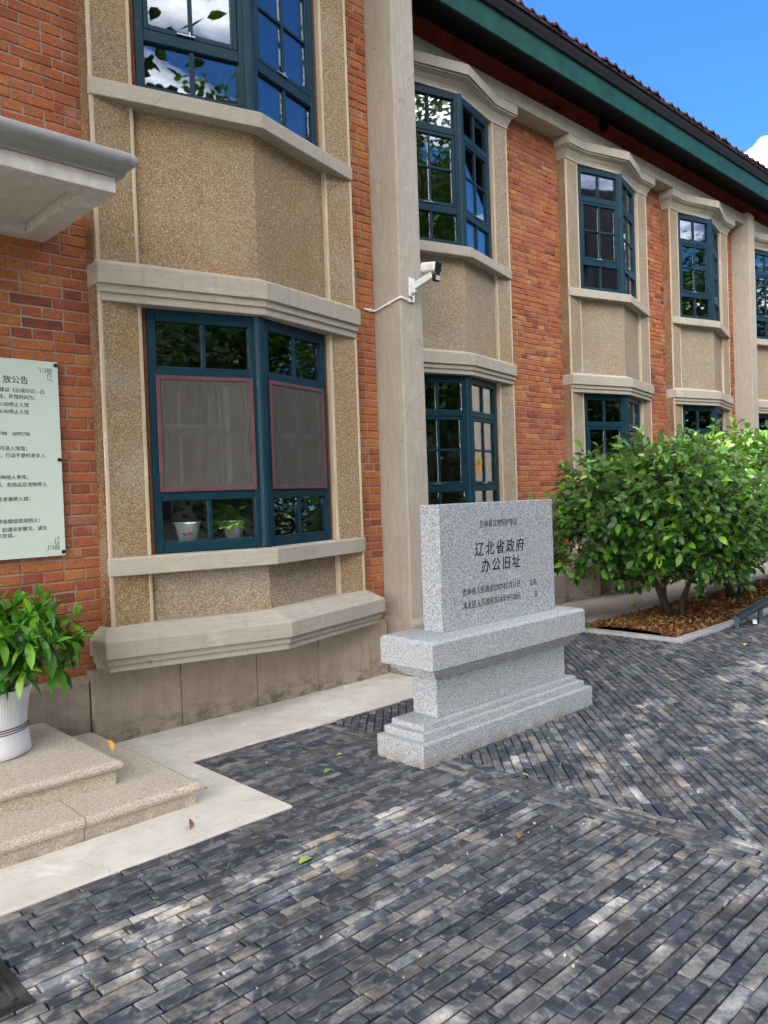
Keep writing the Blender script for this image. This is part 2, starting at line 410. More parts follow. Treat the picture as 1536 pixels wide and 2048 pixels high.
def clip(poly, nx, ny, c):
    """keep nx*x+ny*y <= c"""
    out = []
    for i in range(len(poly)):
        a, b = poly[i], poly[(i+1) % len(poly)]
        da = nx*a[0]+ny*a[1]-c; db = nx*b[0]+ny*b[1]-c
        if da <= 0: out.append(a)
        if da*db < 0:
            t = da/(da-db); out.append((a[0]+(b[0]-a[0])*t, a[1]+(b[1]-a[1])*t))
    return out
def area(p): return .5*abs(sum(p[i-1][0]*p[i][1]-p[i][0]*p[i-1][1] for i in range(len(p))))
def in_frame(p, mgn=0):
    q = project(p)
    return q is not None and -mgn < q[0] < 1536+mgn and -mgn < q[1] < 2048+mgn

# ------------------------------------------------------------------ ground and pavement
gm = MB().box(-70, 90, -70, 70, -.5, -.035).mesh('ground', 'ground_dirt'); put('ground', gm, kind='structure')
pv = put('brick_pavement', MB().box(-3, 16, -3.5, 4.62, -.034, -.012).mesh('brick_pavement', 'joint_sand'), kind='structure')
BL, BW, GAP = .2098, .0462, .0062
NV = 10
PV = []
for k in range(NV):
    mb = MB(); j = lambda s: random.uniform(-s, s)
    hx, hy = BL/2, BW/2
    poly = [(-hx+j(.003), -hy+j(.0018)), (j(.03), -hy+j(.0022)), (hx+j(.003), -hy+j(.0018)), (hx+j(.003), hy+j(.0018)), (j(.03), hy+j(.0022)), (-hx+j(.003), hy+j(.0018))]
    chamfer_brick(mb, poly, -.02, 0, .0045, .5, (j(.01), j(.03))); mb.r = []
    PV.append(mb.mesh('paving_brick', 'paver'))
quads = []    # (centre, angle, polygon, whole)
def lay(cx, cy, ang, ln, cuts):
    ca, sa = math.cos(ang), math.sin(ang); hx, hy = ln/2, BW/2
    loc = [(-hx, -hy), (hx, -hy), (hx, hy), (-hx, hy)]
    poly = [(cx+x*ca-y*sa, cy+x*sa+y*ca) for x, y in loc]; a0 = area(poly)
    for c in cuts:
        poly = clip(poly, *c)
        if len(poly) < 3: return
    a1 = area(poly)
    if a1 < .0006: return
    quads.append((cx, cy, ang, poly, a1 > a0*.999 and abs(ln-BL) < .001))
# field beside the steps: courses parallel to the wall
y = 3.0755-BW/2-116*(BW+GAP)
while y < 4.06:
    x = -2.6+random.uniform(0, .2)
    while x < 3.10:
        ln = BL if random.random() > .34 else random.choice((.10, .15, .13, .17, .12))
        cx = x+ln/2; cuts = [(1, 0, 3.098)]
        if y > 3.08: cuts += [(-1, 0, -2.253), (0, 1, 4.045)]
        lay(cx, y, 0, ln, cuts); x += ln+GAP
    y += BW+GAP
# border of four courses running away from the wall
for k in range(4):
    yy = -3.0+random.uniform(0, .2)
    while yy < 4.05:
        lay(3.10+.0262+k*.0524, yy+BL/2, R(90), BL, [(0, 1, 4.03)]); yy += BL+GAP
# field laid at 45 degrees
c45 = math.cos(R(45))
row = -90
while row < 320:
    off = random.uniform(0, .2)
    for kk in range(-10, 105):
        s = kk*(BL+GAP)+off-2; t = (row-150)*(BW+GAP)
        cx, cy = s*c45-t*c45, s*c45+t*c45
        if cx < 3.0 or cx > 13.5 or cy < -2.6 or cy > 4.68 or (cx < 4.9 and cy > 4.2): continue
        if cx > 7.15 and cy > 3.5: continue
        cuts = [(-1, 0, -3.312), (0, 1, 4.04 if cx < 4.9 else 4.555)]
        lay(cx, cy, R(45), BL, cuts)
    row += 1
scored = []
for q in quads:
    p = project((q[0], q[1], 0))
    sc = 0
    if q[4] and p and 8 < p[0] < 1528 and 8 < p[1] < 2040: sc = 1/p[2]
    scored.append(sc)
order = sorted(range(len(quads)), key=lambda i: -scored[i])
single = set(i for i in order[:300] if scored[i] > 0)
mb = MB()
for i, (cx, cy, ang, poly, whole) in enumerate(quads):
    dz = random.gauss(0, .0016); ta, tb = random.gauss(0, .012), random.gauss(0, .02)
    if i in single:
        o = put('paving_brick', PV[i % NV], pv, (cx, cy, dz), (random.gauss(0, .02), random.gauss(0, .01), ang+random.gauss(0, .008)+(math.pi if random.random() < .5 else 0)))
    else:
        jx = random.gauss(0, .0008); jy = random.gauss(0, .0008)
        # nicked, uneven outline
        poly = [(p[0]+jx+random.gauss(0, .0010), p[1]+jy+random.gauss(0, .0010)) for p in poly]
        chamfer_brick(mb, poly, -.02, dz, .0042, random.random(), (ta, tb))
put('paving_bricks', mb.mesh('paving_bricks', 'paver_joined'), pv, kind='stuff')
# small crumbs lodged in the joints
mb = MB()
for k in range(190):
    x, y = random.uniform(.6, 6), random.uniform(.7, 4.0)
    s = random.uniform(.0014, .0034)*(1.4 if random.random() < .1 else 1)
    mb.obox((x, y, s*.6), (s, s*.3, 0), (-s*.3, s*.8, .2*s), (0, 0, s*.7))
put('joint_grit', mb.mesh('joint_grit', 'grit'), kind='stuff')

ap = MB().hexa([(-3, 3.08), (2.25, 3.08), (2.25, 4.05), (4.9, 4.05), (4.9, 4.80), (-3, 4.80)], -.03, .006)
put('concrete_apron', ap.mesh('concrete_apron', 'apron_concrete'), bevel=.006, kind='structure')
put('walkway', MB().box(4.9, 19, 4.70, 5.90, -.03, .012).mesh('walkway', 'walk_concrete'), kind='structure')
# planting bed with kerbs
kb = MB()
kb.box(7.10, 7.22, 3.43, 4.56, -.03, .028); kb.box(7.22, 19, 3.43, 3.55, -.03, .028)
put('bed_kerb', kb.mesh('bed_kerb', 'kerb_stone'), bevel=.006, kind='structure')
put('walkway_kerb', MB().box(4.9, 19, 4.56, 4.70, -.03, .075).mesh('walkway_kerb', 'kerb_stone'), bevel=.008, kind='structure')
sb = MB(); nx_, ny_ = 70, 14
for i in range(nx_+1):
    for j in range(ny_+1):
        x = 7.22+i*(11.8/nx_); y = 3.55+j*(1.01/ny_)
        sb.v.append((x, y, .026+.045*math.sin(math.pi*j/ny_)+.02*mnoise.noise(Vector((x*3, y*3, 0)))))
for i in range(nx_):
    for j in range(ny_):
        a = i*(ny_+1)+j; sb.f.append((a, a+ny_+1, a+ny_+2, a+1))
put('bed_soil', sb.mesh('bed_soil', 'soil', True), kind='structure')
mb = MB()
for k in range(8200):
    x = 7.225+random.random()**1.9*8; y = random.uniform(3.555, 4.555)
    if k > 7000: x = 7.222+random.random()**1.5*.7
    z = .03+.045*math.sin(math.pi*(y-3.55)/1.01)+random.uniform(0, .022)
    l = random.uniform(.012, .042); w = l*random.uniform(.2, .5); a = random.uniform(0, 6.3); t = random.gauss(0, .35); u = random.gauss(0, .5)
    ax = Vector((math.cos(a)*math.cos(t), math.sin(a)*math.cos(t), math.sin(t)))*l
    ay = Vector((-math.sin(a)*math.cos(u), math.cos(a)*math.cos(u), math.sin(u)))*w
    c = Vector((x, y, z)); up_ = Vector((0, 0, .004))
    b = len(mb.v); mb.v += [tuple(c-ax-ay), tuple(c+ax-ay*.6), tuple(c+ax*1.1+ay), tuple(c-ax*.8+ay), tuple(c+up_)]
    mb.f += [(b, b+1, b+4), (b+1, b+2, b+4), (b+2, b+3, b+4), (b+3, b, b+4)]; r_ = random.random(); mb.r += [r_]*4
put('bark_mulch', mb.mesh('bark_mulch', 'mulch'), kind='stuff')

# ------------------------------------------------------------------ building
bld = thing('brick_building', 'red brick building of two storeys with pointed grey bay windows and green eaves', 'building', (4.7, 4.83, 0))
# wall panels: (x0, x1, wall plane y, z0, z1)
FW, WW = 4.83, 5.85
panels = [(-2.5, 2.105, FW, .446, 7.2), (4.255, 4.565, FW, .446, 7.2), (4.83, 5.56, WW, .414, 6.08), (7.705, 8.93, WW, .414, 6.08), (11.07, 11.84, WW, .414, 6.08), (13.91, 14.41, WW, .414, 6.08), (14.68, 14.79, WW, .414, 6.08), (16.91, 20, WW, .414, 6.08)]
COURSE, JT = .0666, .0108
BV = []
for half in (0, 1):
    vs = []
    for k in range(6):
        mb = MB(); j = lambda s: random.uniform(-s, s)
        hx = (.1155 if half else .2405)/2; hz = (COURSE-JT)/2
        poly = [(-hx+j(.003), -hz+j(.002)), (j(.02), -hz+j(.003)), (hx+j(.003), -hz+j(.002)), (hx+j(.003), hz+j(.002)), (j(.02), hz+j(.0025)), (-hx+j(.003), hz+j(.002))]
        chamfer_brick(mb, poly, -.02, .006, .0050, .5, (j(.015), j(.04))); mb.r = []
        mb.v = [(x, -z, y) for x, y, z in mb.v]          # stand it up, face towards -y
        vs.append(mb.mesh('brick', 'brick'))
    BV.append(vs)
allb = []; pobjs = []
for pi, (x0, x1, wy, z0, z1) in enumerate(panels):
    w = put('brick_wall', MB().box(x0, x1, wy+.002, wy+.32, z0-.4, z1).mesh('brick_wall', 'mortar'), bld)
    pobjs.append(w)
    z = z0; c = 0
    while z + .03 < z1:
        head = c % 2
        L = .125 if head else .25
        x = x0+.004 if head else x0+.004-(.125 if c % 4 == 2 else .0625)
        if head: x -= random.choice((0, .0625))
        while x < x1-.01:
            a, b = max(x, x0+.003), min(x+L-JT, x1-.003)
            if x+L-JT > x1-.003-.03: b = x1-.003
            if b-a > .03: allb.append((pi, (a+b)/2, b-a, z+(COURSE-JT)/2, COURSE-JT, wy, head))
            x += L
        z += COURSE; c += 1
sc = []
for t in allb:
    p = project((t[1], t[5], t[3])); s = 0
    full = abs(t[2]-(.1155 if t[6] else .2405)) < .004
    if p and full and 5 < p[0] < 1530 and 5 < p[1] < 2040:
        s = t[2]/p[2]
        if t[1] < 1.86 and 1.2 < t[3] < 2.38: s = 0
        if t[1] < 1.84 and 2.85 < t[3] < 3.6: s = 0
    sc.append(s)
order = sorted(range(len(allb)), key=lambda i: -sc[i]); single = set(i for i in order[:300] if sc[i] > 0)
joined = [MB() for _ in panels]
for i, (pi, cx, ln, cz, hz, wy, head) in enumerate(allb):
    if i in single:
        put('brick', random.choice(BV[head]), pobjs[pi], (cx, wy+random.gauss(0, .0016), cz), (random.gauss(0, .006), random.gauss(0, .007), random.gauss(0, .008)))
    else:
        mb = joined[pi]; n0 = len(mb.v); g_ = lambda: random.gauss(0, .0013)
        poly = [(cx-ln/2+g_(), cz-hz/2+g_()), (cx+ln/2+g_(), cz-hz/2+g_()), (cx+ln/2+g_(), cz+hz/2+g_()), (cx-ln/2+g_(), cz+hz/2+g_())]
        chamfer_brick(mb, poly, -.02, .006+random.gauss(0, .0016), .0050, random.random(), (random.gauss(0, .01), random.gauss(0, .03)))
        mb.v[n0:] = [(x, wy-z, y) for x, y, z in mb.v[n0:]]
for w, mb in zip(pobjs, joined):
    if mb.v: put('wall_bricks', mb.mesh('wall_bricks', 'brick_joined'), w, kind='stuff')

# plinths
def slab(x0, x1, y, z1, yb, mat='plinth_render'):
    return put('plinth_slab', MB().box(x0+.003, x1-.003, y, yb, -.02, z1).mesh('plinth_slab', mat), bld, bevel=.004)
for x0, x1 in ((-2.5, -.2), (-.2, .9), (.9, 1.976)): slab(x0, x1, 4.765, .412, 4.9)
put('plinth_cap', MB().prism_x([(4.768, .412), (4.95, .412), (4.95, .4455), (4.812, .4455), (4.795, .437), (4.78, .432)], -2.5, 1.99).mesh('plinth_cap', 'plinth_render'), bld)
for x0, x1 in ((4.29, 4.50),): slab(x0, x1, 4.735, .46, 4.9)
for x0, x1 in ((4.9, 5.4), (7.83, 8.6), (8.6, 8.75), (11.2, 11.7), (14.0, 14.38), (16.95, 20)): slab(x0, x1, 5.775, .385, 5.95)
put('plinth_cap', MB().prism_x([(5.778, .385), (5.99, .385), (5.99, .413), (5.83, .413), (5.80, .405)], 4.85, 20).mesh('plinth_cap', 'plinth_render'), bld)

def plan(xc, ys, hw, ye, ya, yb=.32):
    """pointed bay outline: half width, end front, apex front (relative to the strip plane), back"""
    return [(xc-hw, ys+yb), (xc-hw, ys+ye), (xc, ys+ya), (xc+hw, ys+ye), (xc+hw, ys+yb)]
def fbox(mb, fa, u0, u1, z0, z1, d0, d1):
    """box on a facet: along u, depth d outwards"""
    o, t, n = fa
    pts = [o+t*u0+n*d1, o+t*u1+n*d1, o+t*u1+n*d0, o+t*u0+n*d0]
    mb.hexa([(p.x, p.y) for p in pts], z0, z1)
def window(xc, ys, zb, zt, screens=False, wname='window', outer=False):
    apex = Vector((xc, ys-.188)); FL = []
    for sgn in (-1, 1):
        e = Vector((xc+sgn*.78, ys+.03)); t = (apex-e) if sgn < 0 else (e-apex); L = t.length; t.normalize()
        n = Vector((t.y, -t.x)); o = e if sgn < 0 else apex; FL.append(((o, t, n), L, sgn))
    H = zt-zb; k = H/1.56
    zz = [zb, zb+.07, zb+.335*k, zb+.405*k, zb+1.13*k, zb+1.20*k, zt-.075, zt]
    frame = MB(); sash = []; panes = []
    for fa, L, sgn in FL:
        a, b = (.035, L-.012) if sgn < 0 else (.012, L-.035)
        st = .058
        e0, e1 = (st, st+.012) if sgn < 0 else (st+.012, st)
        fbox(frame, fa, a, a+e0, zb, zt, -.07, 0); fbox(frame, fa, b-e1, b, zb, zt, -.07, 0)
        ia, ib = a+e0, b-e1; mid = (ia+ib)/2
        for p, q in ((zz[0], zz[1]), (zz[2], zz[3]), (zz[4], zz[5]), (zz[6], zz[7])): fbox(frame, fa, ia, ib, p, q, -.068, -.002)
        for p, q in ((zz[1], zz[2]), (zz[5], zz[6])):
            fbox(frame, fa, mid-.0145, mid+.0145, p, q, -.05, -.012)
            for u, v_ in ((ia, mid-.0145), (mid+.0145, ib)):
                mb = MB(); fbox(mb, fa, u, v_, p, q, -.036, -.031); panes.append(mb)
        s = MB(); p, q = zz[3], zz[4]; sw = .036; off = -.004
        fbox(s, fa, ia+.003, ia+sw, p+.003, q-.003, -.055, off); fbox(s, fa, ib-sw, ib-.003, p+.003, q-.003, -.055, off)
        fbox(s, fa, ia+sw, ib-sw, p+.003, p+sw, -.054, off-.001); fbox(s, fa, ia+sw, ib-sw, q-sw, q-.003, -.054, off-.001)
        fbox(s, fa, mid-.012, mid+.012, p+sw, q-sw, -.048, off-.008)
        zm = (p+q)/2+.01
        for u, v_ in ((ia+sw, mid-.012), (mid+.012, ib-sw)):
            fbox(s, fa, u, v_, zm-.012, zm+.012, -.047, off-.009)
            for z_, w_ in ((p+sw, zm-.012), (zm+.012, q-sw)):
                mb = MB(); fbox(mb, fa, u, v_, z_, w_, -.033, -.028); panes.append(mb)
        sash.append((s, fa, ia, ib, mid, p, q))
    # corner post
    frame.hexa([(xc-.045, ys-.178), (xc-.024, ys-.199), (xc, ys-.207), (xc+.024, ys-.199), (xc+.045, ys-.178), (xc, ys-.09)], zb, zt)
    wo_ = put(wname, frame.mesh('window', 'teal_paint'), bld, bevel=.004, seg=1)
    for s, fa, ia, ib, mid, p, q in sash:
        if not screens:
            put('sash', s.mesh('sash', 'teal_paint'), wo_, bevel=.003, seg=1)
            mb = MB(); fbox(mb, fa, mid-.1, mid+.02, p+.012, p+.02, -.002, .01); fbox(mb, fa, mid-.02, mid-.012, p+.01, p+.04, -.002, .012)
            put('latch', mb.mesh('latch', 'steel'), wo_)
        else:
            fr_ = MB(); w_ = .026; a, b = ia-.012, ib+.012; p2, q2 = p-.012, q+.012
            fbox(fr_, fa, a, a+w_, p2, q2, .001, .014); fbox(fr_, fa, b-w_, b, p2, q2, .001, .014)
            fbox(fr_, fa, a+w_, b-w_, p2, p2+w_, .001, .013); fbox(fr_, fa, a+w_, b-w_, q2-w_, q2, .001, .013)
            put('screen_frame', fr_.mesh('screen_frame', 'screen_frame'), wo_, bevel=.002, seg=1)
            mb = MB(); fbox(mb, fa, a+w_, b-w_, p2+w_, q2-w_, .006, .007)
            put('insect_screen', mb.mesh('insect_screen', 'insect_mesh'), wo_)
            put('sash', s.mesh('sash', 'teal_paint'), wo_)
    for mb in panes: put('pane', mb.mesh('pane', 'window_glass'), wo_)
    for fa, L, sgn in FL:
        g_ = MB(); u = (.0, .034) if sgn < 0 else (L-.034, L)
        fbox(g_, fa, u[0], u[1], zb-.02, zt+.03, -.06, -.012)
        put('frame_gap', g_.mesh('frame_gap', 'sealant'), wo_)
    return wo_, FL

def bay(xc, ys, far=False, warm=False):
    peb = 'pebbledash_warm' if warm else 'pebbledash'
    # rendered panels between the sills and hoods
    for z0, z1, mt in ((.60, 1.09, 'pebbledash'), (2.95, 4.08, peb), (5.86, 6.06, 'cement_trim')):
        put('bay_panel', MB().hexa(plan(xc, ys, .79, .035, -.185), z0, z1).mesh('bay_panel', mt), bld)
    for s in (-1, 1):
        xa, xb = sorted((xc+s*.785, xc+s*1.07))
        st = put('side_strip', MB().box(xa+.004, xb-.004, ys, ys+.33, .60, 6.0).mesh('side_strip', peb if warm else 'pebbledash'), bld)
        # smooth arris bands on both edges and the rough return towards the wall
        e = MB(); e.box(xa, xa+.026, ys-.004, ys+.06, .605, 5.99); e.box(xb-.026, xb, ys-.004, ys+.06, .605, 5.99)
        put('arris_band', e.mesh('arris_band', 'arris_cement'), st, bevel=.006)
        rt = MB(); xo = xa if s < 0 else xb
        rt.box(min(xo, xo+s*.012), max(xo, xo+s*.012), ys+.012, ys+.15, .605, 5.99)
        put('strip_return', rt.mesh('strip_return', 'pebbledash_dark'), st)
    # sills
    for z0, z1 in ((1.05, 1.165), (4.03, 4.14)):
        top = plan(xc, ys, 1.077, .0, -.285, .3); edge = plan(xc, ys, 1.077, -.012, -.30, .3)
        put('sill', MB().loft([(edge, z0), (edge, z1-.006), (top, z1)]).mesh('sill', 'cement_trim'), bld, bevel=.008)
    # stepped hood over the lower window
    h = MB()
    for z0, z1, d in ((2.768, 2.819, 0), (2.819, 2.866, .016)):
        p = plan(xc, ys, 1.062+d*.6, -.008-d, -.252-d, .3); h.hexa(p, z0, z1+.004)
    p = plan(xc, ys, 1.085, -.042, -.290, .3); p2 = plan(xc, ys, 1.075, .02, -.20, .3)
    h.loft([(p, 2.868), (p, 2.99), (p2, 3.03)])
    put('hood', h.mesh('hood', 'cement_trim'), bld, bevel=.006)
    # stepped base ledge
    h = MB()
    for z0, z1, d in ((.47, .513, .0), (.513, .556, .016)):
        h.hexa(plan(xc, ys, 1.135+d, -.085-d, -.385-d, .28), z0, z1+.003)
    p = plan(xc, ys, 1.17, -.125, -.43, .28); p2 = plan(xc, ys, 1.10, .02, -.26, .28)
    h.loft([(p, .558), (p, .665), (p2, .735)])
    put('base_ledge', h.mesh('base_ledge', 'cement_trim'), bld, bevel=.007)
    # swept hood over the upper window
    def pplan(hw, ye, kx, ya, yb=.3): return [(xc-hw, ys+yb), (xc-hw, ys+ye), (xc-kx, ys+ye), (xc, ys+ya), (xc+kx, ys+ye), (xc+hw, ys+ye), (xc+hw, ys+yb)]
    h = MB()
    h.loft([(pplan(1.085, -.012, .77, -.175), 5.815), (pplan(1.085, -.012, .77, -.175), 5.842), (pplan(1.09, -.025, .765, -.19), 5.87), (pplan(1.105, -.055, .755, -.235), 5.915), (pplan(1.125, -.092, .75, -.292), 5.938)])
    h.hexa(pplan(1.138, -.10, .75, -.305), 5.940, 5.957)
    p = pplan(1.15, -.118, .745, -.332)
    h.loft([(p, 5.959), (p, 6.065), (pplan(1.145, -.113, .745, -.327), 6.075)])
    put('swept_hood', h.mesh('swept_hood', 'cement_trim'), bld, bevel=.005)
    # plinth under the bay
    xs = [xc-1.20, xc-.603, xc, xc+.563, xc+1.11]
    for a, b in zip(xs, xs[1:]):
        if far and a == xs[1]:
            continue
        slab(a, b, ys+.012, .475, ys+.35)
    if far:
        x0 = xs[1]
        slab(x0, x0+.12, ys+.012, .475, ys+.35); slab(x0+.50, xs[2], ys+.012, .475, ys+.35)
        mb = MB().box(x0+.12, x0+.5, ys+.03, ys+.35, .36, .475); put('vent_lintel', mb.mesh('vent_lintel', 'plinth_render'), bld)
        put('cellar_opening', MB().box(x0+.12, x0+.5, ys+.26, ys+.34, -.02, .36).mesh('cellar_opening', 'dark_rubber'), bld)
BAYS = [(3.18, 4.712), (6.615, 5.725), (10.0, 5.725), (12.87, 5.725), (15.86, 5.725)]
for i, (xc, ys) in enumerate(BAYS):
    bay(xc, ys, far=i in (2,), warm=i == 0)
    w1, F1 = window(xc, ys, 1.168, 2.765, screens=(i == 0))
    w2, F2 = window(xc, ys, 4.143, 5.812)
    if i == 0:
        # pale curtain behind the right light and an inner white casement standing open
        fa, L, s_ = F1[1]
        mb = MB()
        for k in range(10):
            u = L*.55+k*L*.042; fbox(mb, fa, u, u+L*.043, 1.19, 2.70, -.11-.012*(k % 2), -.10-.012*(k % 2))
        put('curtain', mb.mesh('curtain', 'curtain'), w1)
        fa, L, s_ = F1[0]; mb = MB()
        def bar(p, q, rad): 
            d = Vector(q)-Vector(p); a = d.normalized().cross(Vector((.3, .9, .1))).normalized(); b = d.normalized().cross(a)
            mb.obox((Vector(p)+Vector(q))/2, d/2, a*rad, b*rad)
        for (xa, xb, ya, yb) in ((2.50, 2.92, 4.86, 4.80), (2.97, 3.03, 4.66, 4.95), (3.28, 3.74, 4.70, 4.84)):
            for z in (1.60, 2.02, 2.36): bar((xa, ya, z), (xb, yb, z), .014)
            for f_ in (0, .48, 1): bar((xa+(xb-xa)*f_, ya+(yb-ya)*f_, 1.60), (xa+(xb-xa)*f_, ya+(yb-ya)*f_, 2.36), .017 if f_ != .48 else .009)
        put('inner_casement', mb.mesh('inner_casement', 'white_frame'), w1)
    if i == 1:
        fa, L, s_ = F2[1]; mb = MB(); z0, z1 = 4.2, 5.35
        o, t, n = fa
        def P(u, z, d): q = o+t*u+n*d; return (q.x, q.y, z)
        b = len(mb.v); mb.v += [P(.05, z0, -.085), P(L-.1, z0, -.085), P(L*.62, 4.62, -.085), P(L*.50, 4.95, -.085), P(.05, z1, -.085), P(.05, z0, -.10), P(L-.1, z0, -.10), P(L*.62, 4.62, -.10), P(L*.5, 4.95, -.10), P(.05, z1, -.10)]
        mb.f += [(0, 1, 2, 3, 4), (9, 8, 7, 6, 5)] + [(k, 5+k, 5+(k+1) % 5, (k+1) % 5) for k in range(5)]
        put('reflection_sheet', mb.mesh('reflection_sheet', 'white_plastic'), w2)  # white sheet behind the pane, standing in for a bright reflection

    if i == 1:
        fa = F1[1][0]; mb = MB(); mb2 = MB()
        fbox(mb, fa, .15, .335, 1.728, 1.800, -.026, -.024); fbox(mb, fa, .16, .35, 1.806, 1.885, -.026, -.024)
        fbox(mb2, fa, .19, .29, 1.80, 1.85, -.0235, -.0225); fbox(mb2, fa, .22, .26, 1.85, 1.872, -.0235, -.0225)
        stk = put('planter_cutout', mb.mesh('planter_cutout', 'planter_orange'), w1); put('leaf_print', mb2.mesh('leaf_print', 'fl_green'), stk)  # flat stand-in on the glass for an orange window planter
# rooms behind the windows
def room(x0, x1, y0, y1):
    mb = MB(); 
    mb.box(x0, x1, y1, y1+.1, .3, 6.7); mb.box(x0-.1, x0, y0, y1, .3, 6.7); mb.box(x1, x1+.1, y0, y1, .3, 6.7)
    mb.box(x0, x1, y0, y1, 3.25, 3.75); mb.box(x0, x1, y0, y1, 6.4, 6.6)
    put('room_wall', mb.mesh('room_wall', 'room_wall'), bld)
    put('room_floor', MB().box(x0, x1, y0, y1, .25, .5).mesh('room_floor', 'room_floor'), bld)
room(-2.3, 4.6, 5.04, 8.5); room(4.95, 19.8, 6.08, 9.5)

# pilasters
def pilaster(x0, x1, yf, yb, z1, top=True):
    mb = MB(); p = [(x0, yf), (x1, yf), (x1, yb), (x0, yb)]
    secs = [(p, -.02)]
    secs.append((p, z1-.03 if top else z1))
    if top: secs.append(([(x0+.01, yf+.012), (x1-.01, yf+.012), (x1-.01, yb), (x0+.01, yb)], z1))
    mb.loft(secs)
    put('pilaster', mb.mesh('pilaster', 'cement_render'), bld, bevel=.012)
pilaster(4.57, 4.83, 4.518, 6.0, 7.2, False)
put('pilaster_foot', MB().loft([([(4.53, 4.47), (4.87, 4.47), (4.87, 4.9), (4.53, 4.9)], -.02), ([(4.53, 4.47), (4.87, 4.47), (4.87, 4.9), (4.53, 4.9)], .43), ([(4.565, 4.512), (4.835, 4.512), (4.835, 4.9), (4.565, 4.9)], .47)]).mesh('pilaster_foot', 'plinth_render'), bld, bevel=.01)
pilaster(14.415, 14.68, 5.539, 6.0, 6.285)

# frieze beam, red washed wall, eaves
put('frieze_beam', MB().box(4.84, 20, 5.615, 6.0, 6.08, 6.262).mesh('frieze_beam', 'cement_trim'), bld, bevel=.008)
rw = put('upper_wall', MB().box(4.84, 20, 5.86, 6.1, 6.258, 6.9).mesh('upper_wall', 'red_wash'), bld)
mb = MB()
for c in range(7):
    x = 4.84+(c % 2)*.12
    while x < 19.8:
        L = .24 if c % 2 else .115
        n0 = len(mb.v); z = 6.264+c*COURSE
        chamfer_brick(mb, [(x, z), (x+L, z), (x+L, z+COURSE-JT), (x, z+COURSE-JT)], -.01, .006+random.gauss(0, .001), .004, 0)
        mb.v[n0:] = [(a, 5.858-d, b) for a, b, d in mb.v[n0:]]; x += L+.0095
mb.r = []
put('upper_bricks', mb.mesh('upper_bricks', 'red_wash'), rw, kind='stuff')
put('wall_vent', MB().tube([(10.1, 5.80, 6.61), (10.1, 5.90, 6.61)], .085, 14).mesh('wall_vent', 'dark_rubber'), bld)
mb = MB().tube([(8.62, 5.86, 6.49), (8.60, 5.72, 6.46)], .008, 6).tube([(8.92, 5.86, 6.49), (8.90, 5.70, 6.45)], .008, 6)
put('wall_spikes', mb.mesh('wall_spikes', 'iron'), bld)
put('wall_spike', MB().tube([(7.79, 5.86, 3.62), (7.80, 5.74, 3.60)], [.014, .006], 6).mesh('wall_spike', 'iron'), bld)
def eave(x0, x1, yw, pitch=.48):
    ov = yw-5.85
    put('soffit', MB().prism_x([(5.9+ov, 6.72), (5.2+ov, 6.385), (5.2+ov, 6.43), (5.9+ov, 6.80)], x0, x1).mesh('soffit', 'eave_dark'), bld)
    cut = [x0]+[q for q in (-3, 1, 8.9, 12.6, 16.4) if x0 < q < x1]+[x1]
    for a, b in zip(cut, cut[1:]):
        put('fascia_board', MB().box(a+.003, b-.003, 5.17+ov, 5.20+ov, 6.365+random.uniform(-.004, .004), 6.645).mesh('fascia_board', 'fascia_green'), bld, bevel=.004)
    put('gutter_board', MB().prism_x([(5.14+ov, 6.62), (5.2+ov, 6.60), (5.2+ov, 6.76), (5.11+ov, 6.745), (5.115+ov, 6.69)], x0, x1).mesh('gutter_board', 'eave_dark'), bld)
    rf = put('roof', MB().prism_x([(5.09+ov, 6.745), (11+ov, 6.745+5.91*pitch), (17+ov, 6.745), (17+ov, 6.78), (11+ov, 6.785+5.91*pitch), (5.085+ov, 6.775)], x0, x1).mesh('roof', 'roof_clay'), bld)
    return rf, ov
rf, ov = eave(4.86, 20, 5.85)
tm = []
for k in range(3):
    mb = MB(); prof = [(-.11, .0), (-.075, .004), (-.05, .03), (-.02, .042), (.01, .03), (.03, .006), (.11, .0)]
    d = random.uniform(-.004, .004); n = len(prof); sl_ = .48
    for yy in (0, .36):
        for x, z in prof: mb.v.append((x, yy, z+yy*sl_+.012+d))
        for x, z in prof: mb.v.append((x, yy, z*.75+yy*sl_-.008))
    for i in range(n-1):
        mb.f += [(i, i+1, n+i+1, n+i)[::-1], (i, i+1, 2*n+i+1, 2*n+i), (n+i, n+i+1, 3*n+i+1, 3*n+i)[::-1]]
    tm.append(mb.mesh('roof_tile', 'roof_clay'))
x = 5.0
while x < 15.8:
    put('roof_tile', random.choice(tm), rf, (x+random.gauss(0, .004), 5.075+random.gauss(0, .008), 6.775+random.gauss(0, .004)), (0, 0, random.gauss(0, .02))); x += .218
# upper rows of the tiled slope, joined
mb = MB()
for r_ in range(1, 17):
    x = 5.0
    while x < 19.8:
        b = len(mb.v); y0 = 5.075+r_*.345; z0 = 6.775+r_*.345*.48+.012
        for yy in (0, .36):
            for px_, pz in ((-.11, .0), (-.05, .03), (-.02, .042), (.03, .006), (.11, 0)): mb.v.append((x+px_, y0+yy, z0+pz+yy*.48))
        for i in range(4): mb.f.append((b+i, b+i+1, b+6+i, b+5+i))
        x += .218
put('roof_tiles', mb.mesh('roof_tiles', 'roof_clay'), rf, kind='stuff')
eave(-7, 5.2, 4.83)
put('frieze_beam', MB().box(-7, 4.565, 4.62, 4.9, 6.08, 6.262).mesh('frieze_beam', 'cement_trim'), bld)
put('brick_wall', MB().box(-7, -2.5, 4.83, 5.2, 0, 7.2).mesh('brick_wall', 'brick_joined'), bld)
put('rear_wall', MB().box(-7, 20, 16.4, 16.6, 0, 6.7).mesh('rear_wall', 'mortar'), bld)

